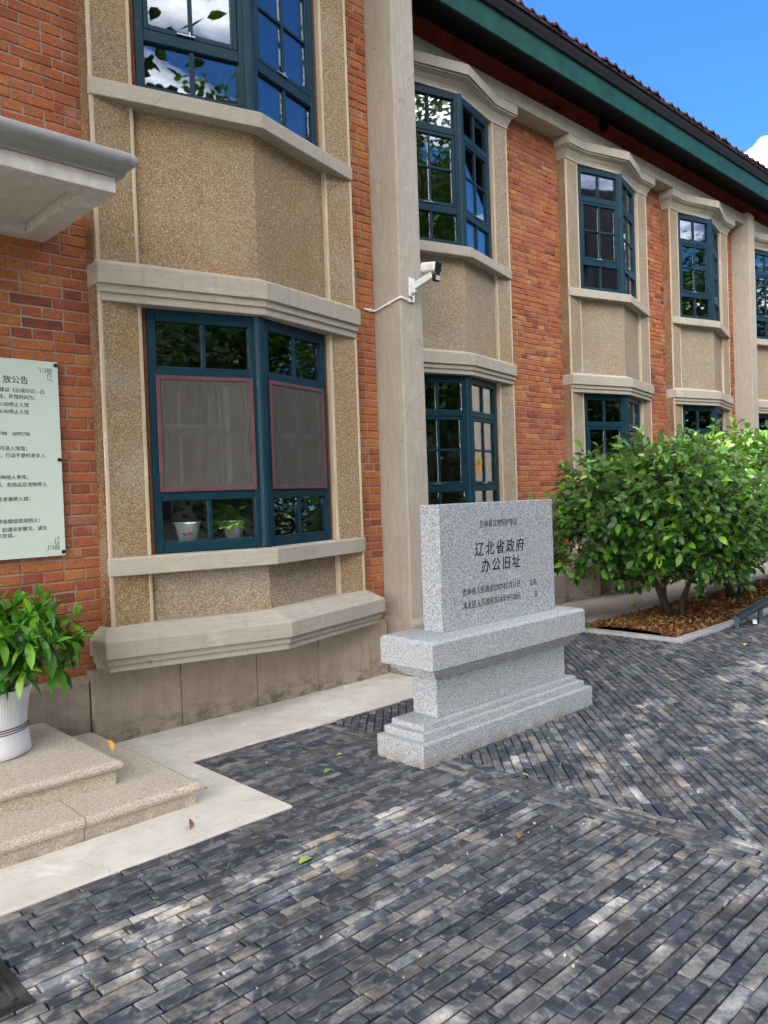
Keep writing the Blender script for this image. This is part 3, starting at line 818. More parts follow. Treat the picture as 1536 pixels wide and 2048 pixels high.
# entrance canopy
cn = MB()
cn.prism_x([(3.843, 3.095), (3.97, 3.095), (3.97, 3.15), (4.72, 3.15), (4.72, 3.095), (4.86, 3.095), (4.86, 3.20), (3.843, 3.175)], -1.6, 1.70)
cn.prism_x([(3.843, 3.095), (4.86, 3.095), (4.86, 3.20), (3.843, 3.175)], 1.70, 1.841)
cno = put('entrance_canopy', cn.mesh('entrance_canopy', 'canopy_paint'), bld, bevel=.004)
# rounded moulding along front and end
pr = [(-.0, 3.176), (-.035, 3.178), (-.037, 3.196), (-.045, 3.206), (-.072, 3.225), (-.085, 3.25), (-.082, 3.272), (-.066, 3.291), (-.04, 3.30), (-.0, 3.302)]
mb = MB(); path = [(-1.7, 0), (1.841, 0), (1.841, 1.02)]; n = len(pr)
for k, (px_, ln) in enumerate(path):
    for d, z in pr:
        d = -d
        if k == 0: mb.v.append((-1.7, 3.843-d, z))
        elif k == 1: mb.v.append((1.841+d, 3.843-d, z))
        else: mb.v.append((1.841+d, 4.86, z))
for k in range(2):
    for i in range(n-1): mb.f.append((k*n+i, (k+1)*n+i, (k+1)*n+i+1, k*n+i+1))
put('roll_moulding', mb.mesh('roll_moulding', 'roll_paint', True), cno)
put('canopy_top', MB().loft([([(-1.7, 3.83), (1.853, 3.83), (1.853, 4.86), (-1.7, 4.86)], 3.18), ([(-1.7, 3.83), (1.853, 3.83), (1.853, 4.86), (-1.7, 4.86)], 3.30), ([(-1.7, 4.1), (1.6, 4.1), (1.6, 4.86), (-1.7, 4.86)], 3.33)]).mesh('canopy_top', 'canopy_paint'), cno)

# ------------------------------------------------------------------ entrance steps
st = thing('entrance_steps', 'two beige granite entrance steps with rounded nosing under the canopy', 'steps', (.3, 4.0, 0))
def step(x1, yf, z0, z1, joints):
    xs = [-2.4]+joints+[x1]
    for a, b in zip(xs, xs[1:]):
        g_ = .0025; end = b == x1
        mb = MB(); i_ = .028
        def pl(d): return [(a+g_, yf+d), ((b-d) if end else b-g_, yf+d), ((b-d) if end else b-g_, 4.70), (a+g_, 4.70)]
        zt = z1; secs = [(pl(i_), z0), (pl(i_), zt-.052), (pl(.016), zt-.048), (pl(.004), zt-.04), (pl(0), zt-.026), (pl(.004), zt-.012), (pl(.016), zt-.003), (pl(.03), zt)]
        mb.loft(secs)
        put('step_slab', mb.mesh('step_slab', 'granite_beige'), st)
step(1.968, 3.430, -.01, .118, [-.6, 1.38]); step(1.685, 3.700, .1185, .240, [-.2, .93])
# ------------------------------------------------------------------ notice board
nb = thing('notice_board', 'pale green acrylic notice board printed with black Chinese text on the brick wall', 'sign', (1.2, 4.8, 1.2))
pn = MB().box(.55, 1.872, 4.785, 4.803, 1.203, 2.372)
put('panel', pn.mesh('panel', 'board_face'), nb, bevel=.002)
for x, z in ((1.858, 2.352), (1.858, 1.783), (1.858, 1.226), (.565, 2.352), (.565, 1.226)):
    put('standoff_bolt', MB().tube([(x, 4.826, z), (x, 4.779, z), (x, 4.777, z)], [.012, .012, .009], 12).mesh('standoff_bolt', 'iron'), nb)
def text(body, x, z, size, y, parent, mat, align='RIGHT', sx=1.0, bold=0.0, name='lettering', shear=0, space=1.0):
    cu = bpy.data.curves.new('lettering', 'FONT'); cu.body = body; cu.size = size; cu.align_x = align; cu.align_y = 'CENTER'
    cu.extrude = .0006; cu.offset = bold; cu.shear = shear; cu.space_character = space; cu.resolution_u = 4
    o = bpy.data.objects.new('tmp', cu); col.objects.link(o)
    bpy.context.view_layer.update()
    me = bpy.data.meshes.new_from_object(o.evaluated_get(bpy.context.evaluated_depsgraph_get()))
    bpy.data.objects.remove(o)
    me.materials.clear(); me.materials.append(M[mat])
    for v in me.vertices:
        a, b, c = v.co; v.co = (x+a*sx, y-c, z+b)
    return put(name, me, parent)
YB = 4.7846
for body, x, z, sz, bd in (('放公告', 1.697, 2.246, .048, .0002), ('址建设《白城印记—白', 1.789, 2.186, .0285, 0), ('开放，开馆时间为：', 1.752, 2.147, .0285, 0), ('1:00停止入馆', 1.694, 2.102, .0285, 0), ('6:30停止入馆', 1.692, 2.060, .0285, 0),
        ('788　6095790', 1.693, 1.932, .0285, 0), ('方可进入场馆；', 1.69, 1.846, .0285, 0), ('观，行动不便的老年人', 1.777, 1.805, .0285, 0), ('影响他人参观；', 1.69, 1.678, .0285, 0), ('机、危险品及宠物带入', 1.778, 1.634, .0285, 0),
        ('告者谢绝入馆；', 1.695, 1.551, .0285, 0), ('；', 1.525, 1.502, .0285, 0), ('禁吸烟或使用明火；', 1.745, 1.422, .0285, 0), ('如遇突发情况，请及', 1.768, 1.374, .0285, 0), ('员安排。', 1.597, 1.339, .0285, 0)):
    text(body, x, z, sz, YB, nb, 'ink', bold=bd)
def ornament(x0, z0, sx, sz):
    mb = MB(); t = .0022
    def ln(pts):
        for (a, b), (c, d) in zip(pts, pts[1:]):
            xa, xb = sorted((x0+sx*a, x0+sx*c)); za, zb = sorted((z0+sz*b, z0+sz*d))
            mb.box(xa-t/2, xb+t/2, YB-.0006, YB+.0004, za-t/2, zb+t/2)
    ln([(-.078, .0), (-.064, 0), (-.064, -.022), (-.034, -.022), (-.034, -.002), (-.048, -.002), (-.048, -.012)]); ln([(-.034, -.012), (-.022, -.012)])
    ln([(-.024, 0), (0, 0), (0, -.024), (-.024, -.024), (-.024, 0)]); ln([(-.017, -.007), (-.007, -.007), (-.007, -.017), (-.017, -.017), (-.017, -.007)])
    ln([(-.012, -.024), (-.012, -.034)]); ln([(0, -.078), (0, -.064), (-.022, -.064), (-.022, -.034), (-.002, -.034), (-.002, -.048), (-.012, -.048)])
    put('corner_ornament', mb.mesh('corner_ornament', 'ink'), nb)
ornament(1.832, 2.328, 1, 1); ornament(1.834, 1.243, 1, -1)

# ------------------------------------------------------------------ stone monument
mo = thing('stone_monument', 'grey granite memorial stone with carved blue Chinese inscription on a stepped pedestal', 'monument', (3.9, 3.13, 0))
def tier(name, x0, x1, y0, y1, z0, z1, mat='granite_grey', bev=.004, seg=2): return put(name, MB().box(x0, x1, y0, y1, z0, z1).mesh(name, mat), mo, bevel=bev, seg=seg)
tier('base_course', 3.04, 4.742, 2.948, 3.318, -.015, .125)
tier('base_step', 3.085, 4.704, 2.988, 3.302, .125, .168); tier('base_step', 3.132, 4.668, 3.03, 3.288, .168, .200)
tier('pedestal', 3.30, 4.608, 3.078, 3.272, .200, .432)
tier('corbel', 3.262, 4.648, 3.052, 3.310, .432, .453); tier('corbel', 3.235, 4.676, 3.03, 3.335, .453, .475); tier('corbel', 3.205, 4.705, 3.008, 3.362, .475, .498)
cp = MB(); q = lambda d: [(3.172+d, 2.982+d), (4.730-d, 2.982+d), (4.730-d, 3.405-d), (3.172+d, 3.405-d)]
cp.loft([(q(.006), .498), (q(0), .504), (q(0), .651), (q(.014), .668)]); put('cap_slab', cp.mesh('cap_slab', 'granite_grey'), mo, bevel=.003)
tablet = tier('tablet', 3.43, 4.60, 3.135, 3.29, .668, 1.432, 'granite_polished')
YT = 3.1346
for body, x, z, sz, sx, mt, bd, sp in (('吉林省文物保护单位', 4.0, 1.294, .052, .84, 'ink', 0, 1), ('辽北省政府', 4.004, 1.135, .092, 1.0, 'ink_blue', .0008, 1.28), ('办公旧址', 4.01, 1.028, .092, 1.0, 'ink_blue', .0008, 1.28),
        ('吉林省人民政府2007年5月31日', 3.915, .884, .052, .84, 'ink', 0, 1), ('公布', 4.348, .875, .052, .84, 'ink', 0, 1), ('洮北区人民政府2018年9月28日', 3.915, .802, .052, .84, 'ink', 0, 1), ('立', 4.378, .797, .052, .84, 'ink', 0, 1)):
    text(body, x, z, sz, YT, tablet, mt, 'CENTER', sx, bd, 'inscription', shear=.08 if mt == 'ink_blue' else 0, space=sp)

# ------------------------------------------------------------------ security camera, conduit
sc_ = thing('security_camera', 'white bullet security camera with black face on the concrete pilaster', 'camera', (4.70, 4.518, 3.2))
mb = MB(); mb.box(4.665, 4.735, 4.505, 4.518, 3.13, 3.285)
put('wall_plate', mb.mesh('wall_plate', 'white_plastic'), sc_, bevel=.004)
mb = MB().obox((4.715, 4.40, 3.235), (.012, -.105, .030), (.024, .003, 0), (.0, .010, .028)); mb.obox((4.70, 4.485, 3.20), (0, .02, 0), (.02, 0, 0), (0, 0, .045))
put('arm', mb.mesh('arm', 'white_plastic'), sc_, bevel=.008)
C0 = Vector((4.735, 4.33, 3.335)); dirc = Vector((.02, -.97, -.16)).normalized(); sd = dirc.cross(Vector((0, 0, 1))).normalized(); upc = sd.cross(dirc)
mb = MB().obox(C0, dirc*.085, sd*.041, upc*.040); put('housing', mb.mesh('housing', 'white_plastic'), sc_, bevel=.022, seg=3)
mb = MB().obox(C0+dirc*.088, dirc*.006, sd*.037, upc*.037); mb.obox(C0+dirc*.088-upc*.05, dirc*.008, sd*.022, upc*.018)
put('front_window', mb.mesh('front_window', 'dark_rubber'), sc_, bevel=.006)
C1 = C0-upc*.085+dirc*.075
mb = MB().obox(C1, dirc*.02, sd*.036, upc*.030); lamp = put('infrared_lamp', mb.mesh('infrared_lamp', 'dark_rubber'), sc_, bevel=.014, seg=3)
mb = MB()
for i in range(4):
    for j in range(3): mb.obox(C1+dirc*.021+sd*(i-1.5)*.0125+upc*(j-1)*.0125, dirc*.002, sd*.0045, upc*.0045)
put('lamp_diodes', mb.mesh('lamp_diodes', 'led'), lamp)
put('swivel', MB().tube([(4.735, 4.315, 3.262), (4.74, 4.31, 3.30)], .018, 10).mesh('swivel', 'white_plastic'), sc_)
cd_ = thing('conduit_pipe', 'thin white cable conduit running round the concrete pilaster', 'pipe', (4.57, 4.6, 3.07))
put('pipe', MB().tube([(4.44, 4.815, 3.055), (4.545, 4.81, 3.05), (4.557, 4.80, 3.05), (4.558, 4.52, 3.105), (4.565, 4.506, 3.108), (4.70, 4.505, 3.085), (4.713, 4.505, 3.092), (4.715, 4.505, 3.15)], .0095, 8).mesh('pipe', 'white_plastic', True), cd_)
for p in ((4.50, 4.815, 3.052), (4.558, 4.63, 3.083), (4.655, 4.506, 3.092)):
    put('clip', MB().obox(p, (.007, 0, 0), (0, .012, 0), (0, 0, .013)).mesh('clip', 'white_plastic'), cd_)

# ------------------------------------------------------------------ leaves
def leaf_mesh(name, mat, ln, wd, curl=.25, fold=.25, n=4, pt=1.0):
    mb = MB(); 
    for i in range(n+1):
        t = i/n; w = wd*math.sin(math.pi*min(1, t**pt*.96+.04))**.8*.5; z = -curl*ln*t*t+.06*ln*t
        mb.v += [(t*ln, -w, z+w*fold), (t*ln, 0, z), (t*ln, w, z+w*fold)]
    for i in range(n):
        a = i*3; mb.f += [(a, a+3, a+4, a+1), (a+1, a+4, a+5, a+2)]
    return mb.mesh(name, mat, True), mb
def add_leaf(dst, proto, mat4, r):
    b = len(dst.v); dst.v += [tuple(mat4 @ Vector(v)) for v in proto.v]; dst.f += [tuple(b+i for i in f) for f in proto.f]; dst.r += [r]*len(proto.f)
def leaf_mat(pos, d, roll=0.0, s=1.0):
    d = Vector(d).normalized(); q = d.to_track_quat('X', 'Z')
    return Matrix.Translation(pos) @ (q @ Quaternion((1, 0, 0), roll)).to_matrix().to_4x4() @ Matrix.Scale(s, 4)

def scatter(parent, items, protos, name, many, mj, inframe_pt=None):
    """items: (matrix, rnd); the 300 nearest the lens are objects, the rest one mesh"""
    key = []
    for k, (m4, r) in enumerate(items):
        p = m4.translation; q_ = project(p)
        key.append((-1e9 if not q_ or not (0 < q_[0] < 1536 and 0 < q_[1] < 2048) else m4.to_scale()[0]/q_[2]))
    od = sorted(range(len(items)), key=lambda i: -key[i]); sing = set(i for i in od[:300] if key[i] > -1e8)
    mb = MB(); base = rootloc(parent)
    for k, (m4, r) in enumerate(items):
        pm, pb = protos[k % len(protos)]
        if k in sing:
            o = bpy.data.objects.new(name, pm); col.objects.link(o); o.parent = parent
            o.matrix_local = Matrix.Translation(-base) @ m4
        else: add_leaf(mb, pb, m4, r)
    if mb.v: put(many, mb.mesh(many, mj, True), parent, kind='stuff')

# ------------------------------------------------------------------ shrubs in the bed
def shrub(name, label, base, lobes, nleaf, group, trunk_dirs):
    t = thing(name, label, 'shrub', base, group)
    bx, by = base[0], base[1]
    tips = []
    stems = MB()
    for (c, r_) in lobes: tips.append((Vector(c), Vector(r_)))
    for k, (dx, dy, l) in enumerate(trunk_dirs):
        p0 = Vector((bx+dx*.10, by+dy*.10, .01)); p1 = p0+Vector((dx*.35, dy*.35, .55))*l; p2 = p1+Vector((dx*.5, dy*.5, .5))*l
        mid = (p0+p1)/2+Vector((random.gauss(0, .03), random.gauss(0, .03), 0))
        stems.tube([p0, mid, p1, p2], [.044, .034, .026, .012], 9)
        for b in range(5):
            a = p1+(p2-p1)*random.random(); c, r_ = random.choice(tips)
            e = c+Vector((random.uniform(-.7, .7)*r_.x, random.uniform(-.7, .7)*r_.y, random.uniform(-.5, .7)*r_.z))
            stems.tube([a, (a+e)/2+Vector((0, 0, .05)), e], [.014, .009, .004], 5)
    put('trunk', stems.mesh('trunk', 'bark', True), t)
    protos = [leaf_mesh('leaf', 'bush_leaf', .098, .052, c_, f_) for c_, f_ in ((.35, .2), (.2, .35), (.5, .15), (.1, .4))]
    items = []; twigs = MB()
    tot = sum(r_[0]*r_[1]*r_[2] for _, r_ in lobes)
    for c, r_ in lobes:
        n = int(nleaf*(r_[0]*r_[1]*r_[2])/tot/7)
        for k in range(n):
            while True:
                d = Vector((random.gauss(0, 1), random.gauss(0, 1), random.gauss(0, 1))).normalized()
                if d.z > -.75: break
            rr = random.uniform(.55, 1.0)**.6*(1+.16*mnoise.noise(Vector((d.x*2.3+c[0]*3, d.y*2.3, d.z*2.3))))
            p = Vector((c[0]+d.x*r_[0]*rr, c[1]+d.y*r_[1]*rr, c[2]+d.z*r_[2]*rr))
            if p.z < .22: continue
            shoot = rr > .9 and d.z > .25 and random.random() < .28
            tw = (Vector((d.x*(.4 if shoot else 1), d.y*(.4 if shoot else 1), d.z*.5+(1.1 if shoot else .55)))+Vector((random.gauss(0, .3), random.gauss(0, .3), random.gauss(0, .2)))).normalized()
            ln = random.uniform(.10, .2)*(1.9 if shoot else 1)
            if k % 3 == 0: twigs.tube([p-tw*ln*.4, p+tw*ln*.9], [.004, .002], 4)
            m = 7
            for j in range(m):
                f_ = j/(m-1); pos = p+tw*ln*f_; a = j*2.4+random.random()
                q_ = tw.to_track_quat('Z', 'X'); side = q_ @ Vector((math.cos(a), math.sin(a), 0))
                ld = side*(1.0-.5*f_)+tw*(.25+.7*f_)+Vector((0, 0, -.25-.1*random.random()))
                shade = min(1, max(0, random.gauss(.20+.60*f_*max(0, d.z)-.12*(rr < .85), .25)))  # paler new growth at upward tips, plus crown shading painted darker low and inside
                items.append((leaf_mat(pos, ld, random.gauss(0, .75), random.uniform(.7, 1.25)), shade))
    put('twigs', twigs.mesh('twigs', 'bark'), t, kind='stuff')
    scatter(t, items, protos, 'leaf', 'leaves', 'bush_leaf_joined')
    return t
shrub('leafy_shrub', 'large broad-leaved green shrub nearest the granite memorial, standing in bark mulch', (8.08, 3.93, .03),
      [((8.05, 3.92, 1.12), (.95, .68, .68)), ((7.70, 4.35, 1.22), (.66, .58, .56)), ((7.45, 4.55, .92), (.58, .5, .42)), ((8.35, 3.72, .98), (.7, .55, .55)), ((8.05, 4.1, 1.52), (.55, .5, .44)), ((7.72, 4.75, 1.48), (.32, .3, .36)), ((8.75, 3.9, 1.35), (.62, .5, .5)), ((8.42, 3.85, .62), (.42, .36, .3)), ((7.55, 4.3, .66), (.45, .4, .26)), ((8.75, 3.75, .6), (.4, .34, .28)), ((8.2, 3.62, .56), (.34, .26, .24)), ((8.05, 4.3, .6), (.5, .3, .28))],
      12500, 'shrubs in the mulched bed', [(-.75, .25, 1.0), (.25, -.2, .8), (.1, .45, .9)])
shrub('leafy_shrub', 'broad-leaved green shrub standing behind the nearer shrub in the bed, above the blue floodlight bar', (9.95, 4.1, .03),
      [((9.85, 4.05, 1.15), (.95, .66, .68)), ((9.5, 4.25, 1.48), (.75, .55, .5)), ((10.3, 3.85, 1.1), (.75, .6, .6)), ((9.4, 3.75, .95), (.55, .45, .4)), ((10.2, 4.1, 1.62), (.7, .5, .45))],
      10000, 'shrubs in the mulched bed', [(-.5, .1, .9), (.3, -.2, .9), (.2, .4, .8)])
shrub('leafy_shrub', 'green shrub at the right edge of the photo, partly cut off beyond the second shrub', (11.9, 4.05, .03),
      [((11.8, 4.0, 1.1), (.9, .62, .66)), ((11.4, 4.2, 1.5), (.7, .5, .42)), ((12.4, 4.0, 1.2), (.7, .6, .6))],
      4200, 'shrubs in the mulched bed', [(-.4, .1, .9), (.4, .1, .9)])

# ------------------------------------------------------------------ potted shrub on the top step
pc = Vector((1.245, 4.33, .241))
ps = thing('potted_shrub', 'glossy green shrub in a wide white ribbed pot on the top step', 'potted plant', pc)
prof = [(.198, 0), (.212, .012), (.209, .05), (.2015, .11), (.199, .16), (.201, .21), (.208, .26), (.218, .305), (.229, .336), (.229, .345), (.219, .344), (.205, .31), (.19, .27)]
po = put('pot', MB().lathe(prof, pc, 48).mesh('pot', 'pot_glaze', True), ps)
for z in (.128, .14, .152):
    r_ = .1915-(z-.12)*.09
    mb = MB(); ring = []
    mb.lathe([(.198, z-.0025), (.2032, z-.0022), (.2032, z+.0022), (.198, z+.0025)], pc, 48, False); put('painted_band', mb.mesh('painted_band', 'gold_line'), po)
put('potting_soil', MB().lathe([(.0, .27), (.195, .285), (.0, .3)], pc, 24, False).mesh('potting_soil', 'soil'), ps)
protos = [leaf_mesh('leaf', 'pot_leaf', .135, .044, c_, f_, 5) for c_, f_ in ((.3, .3), (.15, .45), (.5, .2))]
stems = MB(); items = []
for k in range(110):
    while True:
        d = Vector((random.gauss(0, 1), random.gauss(0, 1), random.gauss(.25, .9))).normalized()
        if d.z > -.42: break
    rr = random.uniform(.6, 1.0) if k > 40 else random.uniform(.88, 1.06)
    p = Vector((pc.x+d.x*.45*rr, pc.y+d.y*.38*rr, .76+d.z*.27*rr))
    b0 = Vector((pc.x+random.gauss(0, .04), pc.y+random.gauss(0, .04), .52))
    if k % 2 == 0: stems.tube([b0, (b0+p)/2+Vector((0, 0, .03)), p], [.008, .006, .004], 5)
    tw = (d*.8+Vector((0, 0, .6))).normalized(); q_ = tw.to_track_quat('Z', 'X')
    young = d.z > .0 and random.random() < .75
    for j in range(11):
        a = j*2.4+k; f_ = j/10; inner = j > 5
        side = q_ @ Vector((math.cos(a), math.sin(a), 0))
        ld = side*(1 if not inner else .55)+tw*((.1 if not inner else .9))+Vector((0, 0, -.45 if not inner else 0))
        s_ = random.uniform(.85, 1.2) if not inner else random.uniform(.5, .8)
        items.append((leaf_mat(p+tw*(.02+.05*f_), ld, random.gauss(0, .3), s_), min(1, max(0, random.gauss(.78 if inner and young else .3, .14)))))
put('branches', stems.mesh('branches', 'stem_green'), ps)
scatter(ps, items, protos, 'leaf', 'leaves', 'pot_leaf_joined')

# ------------------------------------------------------------------ pots behind the ground-floor window
def winpot(c, rt, rb, h, label, plant, deco=False):
    t = thing('flower_pot', label, 'flower pot', c, 'pots on the inner window sill')
    put('pot', MB().lathe([(rb, 0), (rt*.93, h*.78), (rt*.95, h*.80), (rt*.97, h*.90), (rt*1.04, h*.91), (rt*1.05, h), (rt*.95, h), (rt*.85, h*.7)], c, 28).mesh('pot', 'white_plastic', True), t)
    put('potting_soil', MB().lathe([(0, h*.7), (rt*.87, h*.74), (0, h*.78)], c, 16, False).mesh('potting_soil', 'soil'), t)
    if deco:
        mb1, mb2, mb3 = MB(), MB(), MB()
        tocam = Vector((-c[0], -c[1], 0)).normalized(); sidev = Vector((-tocam.y, tocam.x, 0))
        if sidev.x < 0: sidev = -sidev
        def dot(mb, u, z, s):
            rr = rb+(rt*.93-rb)*(z/(h*.78))+.0015; a = u/rr; d = tocam*math.cos(a)+sidev*math.sin(a)
            e = Vector((-d.y, d.x, 0)); mb.obox(Vector(c)+d*rr+Vector((0, 0, z)), d*.0012, e*s*.7+Vector((0, 0, s*.5)), Vector((0, 0, s*.7))-e*s*.5)
        for u, z, s in ((.010, .052, .009), (.022, .050, .007), (.016, .060, .006)): dot(mb1, u, z, s)
        for u, z, s in ((-.018, .048, .007), (-.028, .054, .005), (-.010, .045, .005)): dot(mb2, u, z, s)
        for u, z, s in ((.034, .044, .005), (0, .044, .005), (-.036, .048, .004), (.04, .054, .003)): dot(mb3, u, z, s)
        for mb, cc, nm in ((mb1, 'fl_red', 'red_flower_print'), (mb2, 'fl_blue', 'blue_flower_print'), (mb3, 'fl_green', 'leaf_print')): put(nm, mb.mesh(nm, cc), t)
    if plant:
        protos = [leaf_mesh('leaf', 'pothos_leaf', .098, .07, c_, .15, 4, .7) for c_ in (.4, .2)]; st_ = MB()
        for k in range(40):
            a = random.uniform(0, 6.3); e = random.uniform(-.15, 1.1); d = Vector((math.cos(a)*math.cos(e), math.sin(a)*math.cos(e), math.sin(e)))
            p = Vector(c)+Vector((0, 0, h*.85))+Vector((d.x*.10, d.y*.06, d.z*.10))*random.uniform(.5, 1.15)
            st_.tube([Vector(c)+Vector((0, 0, h*.76)), p], .0025, 4)
            o = bpy.data.objects.new('leaf', random.choice(protos)[0]); col.objects.link(o); o.parent = t
            o.matrix_local = Matrix.Translation(-Vector(c)) @ leaf_mat(p, d+Vector((0, 0, -.3)), random.gauss(0, .4), random.uniform(.7, 1.15))
        put('stems', st_.mesh('stems', 'stem_green'), t)
put('inner_sill', MB().hexa([(2.46, 5.08), (2.46, 4.81), (3.18, 4.62), (3.90, 4.81), (3.90, 5.08)], 1.19, 1.236).mesh('inner_sill', 'white_frame'), bld)
winpot((2.70, 4.78, 1.236), .088, .058, .128, 'white plastic pot with small printed flowers behind the lower left pane', False, True)
winpot((3.02, 4.71, 1.236), .082, .055, .125, 'white pot with trailing bright green pothos behind the left light of the window', True)
winpot((3.38, 4.72, 1.236), .080, .055, .125, 'white pot of pothos behind the right light of the window, beside the pale curtain', True)

# ------------------------------------------------------------------ small things
fl = thing('floodlight_bar', 'blue-grey linear floodlight bar on short legs along the bed kerb', 'floodlight', (8.4, 3.36, 0))
a = Vector((8.10, 3.33, .10)); b = Vector((9.2, 3.36, .19)); d = (b-a).normalized(); nrm = Vector((0, -.45, .9)).normalized(); sd = d.cross(nrm).normalized()
mb = MB().obox((a+b)/2, (b-a)/2, sd*.034, nrm*.020); mb.obox((a+b)/2+nrm*.03+sd*.03, (b-a)/2, sd*.004, nrm*.018); mb.obox((a+b)/2+nrm*.03-sd*.03, (b-a)/2, sd*.004, nrm*.018)
put('light_bar', mb.mesh('light_bar', 'light_blue_steel'), fl, bevel=.003)
put('glass_strip', MB().obox((a+b)/2+nrm*.023, (b-a)/2*.98, sd*.024, nrm*.003).mesh('glass_strip', 'iron'), fl)
for f_ in (.02, .62):
    p = a+(b-a)*f_; put('leg', MB().box(p.x-.012, p.x+.012, p.y-.02, p.y+.02, -.005, p.z-.01).mesh('leg', 'light_blue_steel'), fl)
put('cable', MB().tube([(8.35, 3.36, .10), (8.40, 3.30, .03), (8.52, 3.27, .012), (8.60, 3.30, .05), (8.68, 3.33, .12)], .008, 7).mesh('cable', 'dark_rubber', True), fl)
put('plug', MB().obox((8.47, 3.29, .03), (.05, .02, 0), (-.008, .02, 0), (0, 0, .016)).mesh('plug', 'white_frame'), fl, bevel=.004)

mh = thing('drain_cover', 'dark cast iron drain cover set in the brick paving at the left edge', 'drain cover', (.70, 2.62, 0))
put('frame', MB().box(.50, .815, 2.46, 2.80, -.02, .004).mesh('frame', 'iron'), mh, bevel=.004)
for k in range(5):
    put('raised_rib', MB().obox((.77-k*.05, 2.63, .007), (.008, 0, 0), (0, .09 if k % 2 else .12, 0), (0, 0, .004)).mesh('raised_rib', 'iron'), mh, bevel=.003)

lf, _ = leaf_mesh('fallen_leaf', None, .07, .035, .3, .4)
def fallen(x, y, z, mat, s, a, label, tilt=.1, up=0):
    me = lf.copy(); me.materials.clear(); me.materials.append(M[mat])
    o = bpy.data.objects.new('fallen_leaf', me); col.objects.link(o)
    o.matrix_world = Matrix.Translation((x, y, z+.006)) @ Matrix.Rotation(a, 4, 'Z') @ Matrix.Rotation(-tilt, 4, 'Y') @ Matrix.Rotation(up, 4, 'X') @ Matrix.Scale(s, 4)
    tag(o, label, 'leaf', 'fallen leaves on the ground')
fallen(1.76, 3.20, .008, 'fallen_brown', .95, .9, 'curled brown dry leaf on the pale concrete apron beside the steps', .5, .9)
fallen(1.90, 2.57, 0, 'fallen_green', 1.1, .1, 'yellow-green leaf on the dark bricks in front of the apron', .15)
fallen(2.64, 3.31, 0, 'fallen_green', 1.1, .3, 'pale green leaf on the bricks just left of the granite memorial', .1)
fallen(2.87, 3.48, 0, 'fallen_yellow', .8, -.2, 'small yellow leaf on the bricks close behind the memorial base', .1)
fallen(2.07, 3.58, .008, 'fallen_brown', .35, 1.2, 'tiny brown leaf scrap on the concrete beside the lower step', .3)
fallen(3.31, 2.45, 0, 'fallen_green', .6, 2.0, 'small green leaf on the border course in front of the memorial', .5)
fallen(7.30, 2.93, 0, 'fallen_yellow', 1.3, .5, 'yellow leaf on the far paving near the bed kerb', .2)
fallen(1.70, 3.86, .24, 'fallen_orange', .9, 1.4, 'orange leaf standing on the edge of the top step', 1.1, .3)
fallen(2.68, 2.05, 0, 'fallen_brown', .8, .4, 'reddish brown leaf on the bricks of the near paving field', .2)
fr_ = put('fallen_fruit', MB().lathe([(.002, 0), (.022, .006), (.036, .028), (.037, .042), (.024, .066), (.004, .071)], (8.88, 4.905, .012), 16).mesh('fallen_fruit', 'fallen_green', True)); tag(fr_, 'small round green fruit lying on the walkway behind the shrub', 'fruit')
mb = MB()
for k in range(46):
    x, y = (7.05+random.gauss(0, .06), 4.5+random.gauss(0, .035)); h = random.uniform(.05, .17); dx, dy = random.gauss(0, .05), random.gauss(0, .05)
    b = len(mb.v); mb.v += [(x-.003, y, 0), (x+.003, y, 0), (x+dx*.5+.002, y+dy*.5, h*.7), (x+dx, y+dy, h)]; mb.f += [(b, b+1, b+2), (b, b+2, b+3)]; mb.r += [random.random()]*2
go = put('weed_grass', mb.mesh('weed_grass', 'bush_leaf_joined'), kind='stuff')

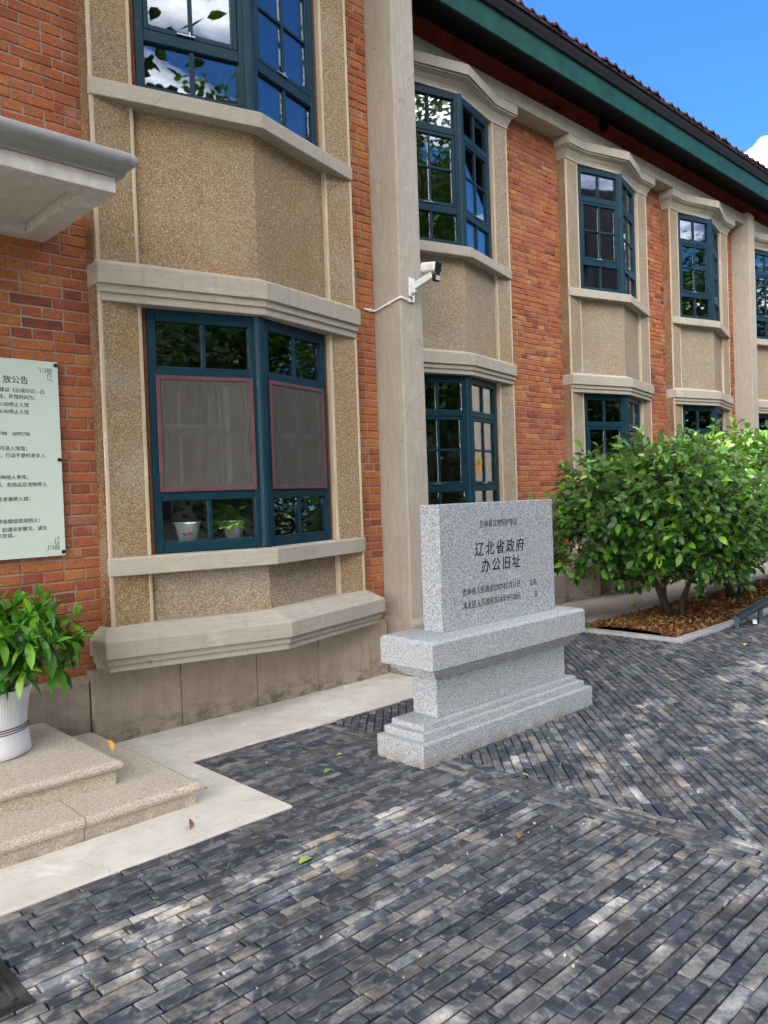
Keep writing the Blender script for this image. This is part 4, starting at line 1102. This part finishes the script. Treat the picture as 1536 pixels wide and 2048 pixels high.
# ------------------------------------------------------------------ trees of the yard (they shade the paving and stand in the window reflections)
def tree(base, h, rad, nclump, label, zc=None, leaf=.13, off=(0, 0), per=20, jit=.3, ymax=99, flat=0, group='yard trees'):
    t = thing('yard_tree', label, 'tree', base, group)
    bx, by = base[0], base[1]; tr_ = MB(); zc = zc or h*.62
    tr_.tube([(bx, by, -.05), (bx+.05, by, h*.2), (bx-.04, by+.06, h*.45), (bx, by, h*.8)], [.22, .17, .13, .04], 10)
    mb = MB()
    rz = (h-zc)
    for k in range(nclump):
        d = Vector((random.gauss(0, 1), random.gauss(0, 1), random.gauss(0, 1))).normalized(); rr = random.random()**.45
        c = Vector((bx+off[0]+d.x*rad*rr, by+off[1]+d.y*rad*rr, zc+d.z*rz*rr))
        if flat:
            a_, q_ = random.uniform(0, 6.2832), math.sqrt(random.random())*(1+.12*math.sin(5*k))
            c = Vector((bx+off[0]+math.cos(a_)*rad*q_, by+off[1]+math.sin(a_)*rad*q_, zc+random.uniform(-1, 1)*flat))
        if c.y > ymax: continue
        if k % 14 == 0: tr_.tube([(bx, by, h*random.uniform(.3, .55)), ((bx+c.x)/2, (by+c.y)/2, c.z-.3), tuple(c)], [.05, .03, .01], 5)
        for j in range(per):
            p = c+Vector((random.gauss(0, jit), random.gauss(0, jit), random.gauss(0, jit*.7)))
            a = random.uniform(0, 6.3); ax = Vector((math.cos(a), math.sin(a), random.gauss(-.2, .3)))*leaf*.5; ay = Vector((-math.sin(a), math.cos(a), random.gauss(0, .5)))*leaf*.3
            b = len(mb.v); up_ = ax.cross(ay).normalized()*leaf*.06; mb.v += [tuple(p-ax), tuple(p-ax*.45+ay*.9+up_), tuple(p+ax*.25+ay*.85+up_), tuple(p+ax*1.15), tuple(p+ax*.25-ay*.85+up_), tuple(p-ax*.45-ay*.9+up_)]; mb.f += [(b, b+3, b+2, b+1), (b, b+5, b+4, b+3)]; mb.r += [random.random()]*2
    put('trunk', tr_.mesh('trunk', 'bark', True), t); put('crown', mb.mesh('crown', 'tree_leaf_joined'), t, kind='stuff')
    return t
tree((-2.6, .9, 0), 7.4, 3.9, 640, 'wide low tree left of the camera whose crown dapples the near paving', 6.1, .17, (1.3, 1.4), 4, .2, 4.3, .8)
tree((-4.0, 2.6, 0), 10.5, 3.2, 520, 'tall leaning tree whose crown reaches over the eaves of the entrance block', 9.0, .18, (4.8, 1.1), 4, .2, 99, .6)
tree((-2.6, -6.0, 0), 10.5, 3.4, 620, 'tall tree behind the camera, mirrored in the near windows', 6.2, .16)
tree((4.4, -8.0, 0), 11, 3.8, 1200, 'spreading tree across the yard opposite the second bay', 5.4, .17)
tree((10.5, -8.5, 0), 14, 4.4, 1700, 'tallest spreading tree across the yard opposite the third bay', 7.2, .17)
tree((15.5, -8.0, 0), 7.5, 3.6, 900, 'low spreading tree far along the yard', 3.8, .18)
tree((19.5, -3.2, 0), 8.5, 4.2, 1900, 'round tree at the far end of the yard beyond the shrubs', 4.0, .18)
ob = thing('office_block', 'plain grey office block across the yard, seen only as a window reflection', 'building', (8, -16, 0))
put('wall', MB().box(-12, 26, -24, -16, -.05, 14.5).mesh('wall', 'ground_dirt'), ob)
for k in range(11):
    for z in (1.0, 4.3, 7.6, 10.9):
        w_ = put('window', MB().box(-10+k*3.2, -8.2+k*3.2, -16.02, -15.96, z, z+1.7).mesh('window', 'dark_rubber'), ob)
ax_ = thing('pale_annex', 'pale grey low block closing the far end of the yard, seen in window reflections', 'building', (30, 3, 0))
put('wall', MB().box(27, 37, -3, 10, -.05, 7.5).mesh('wall', 'cement_render'), ax_)
for k in range(4):
    for z in (1.1, 4.4): put('window', MB().box(26.96, 27.02, -2+k*3, -.6+k*3, z, z+1.6).mesh('window', 'dark_rubber'), ax_)
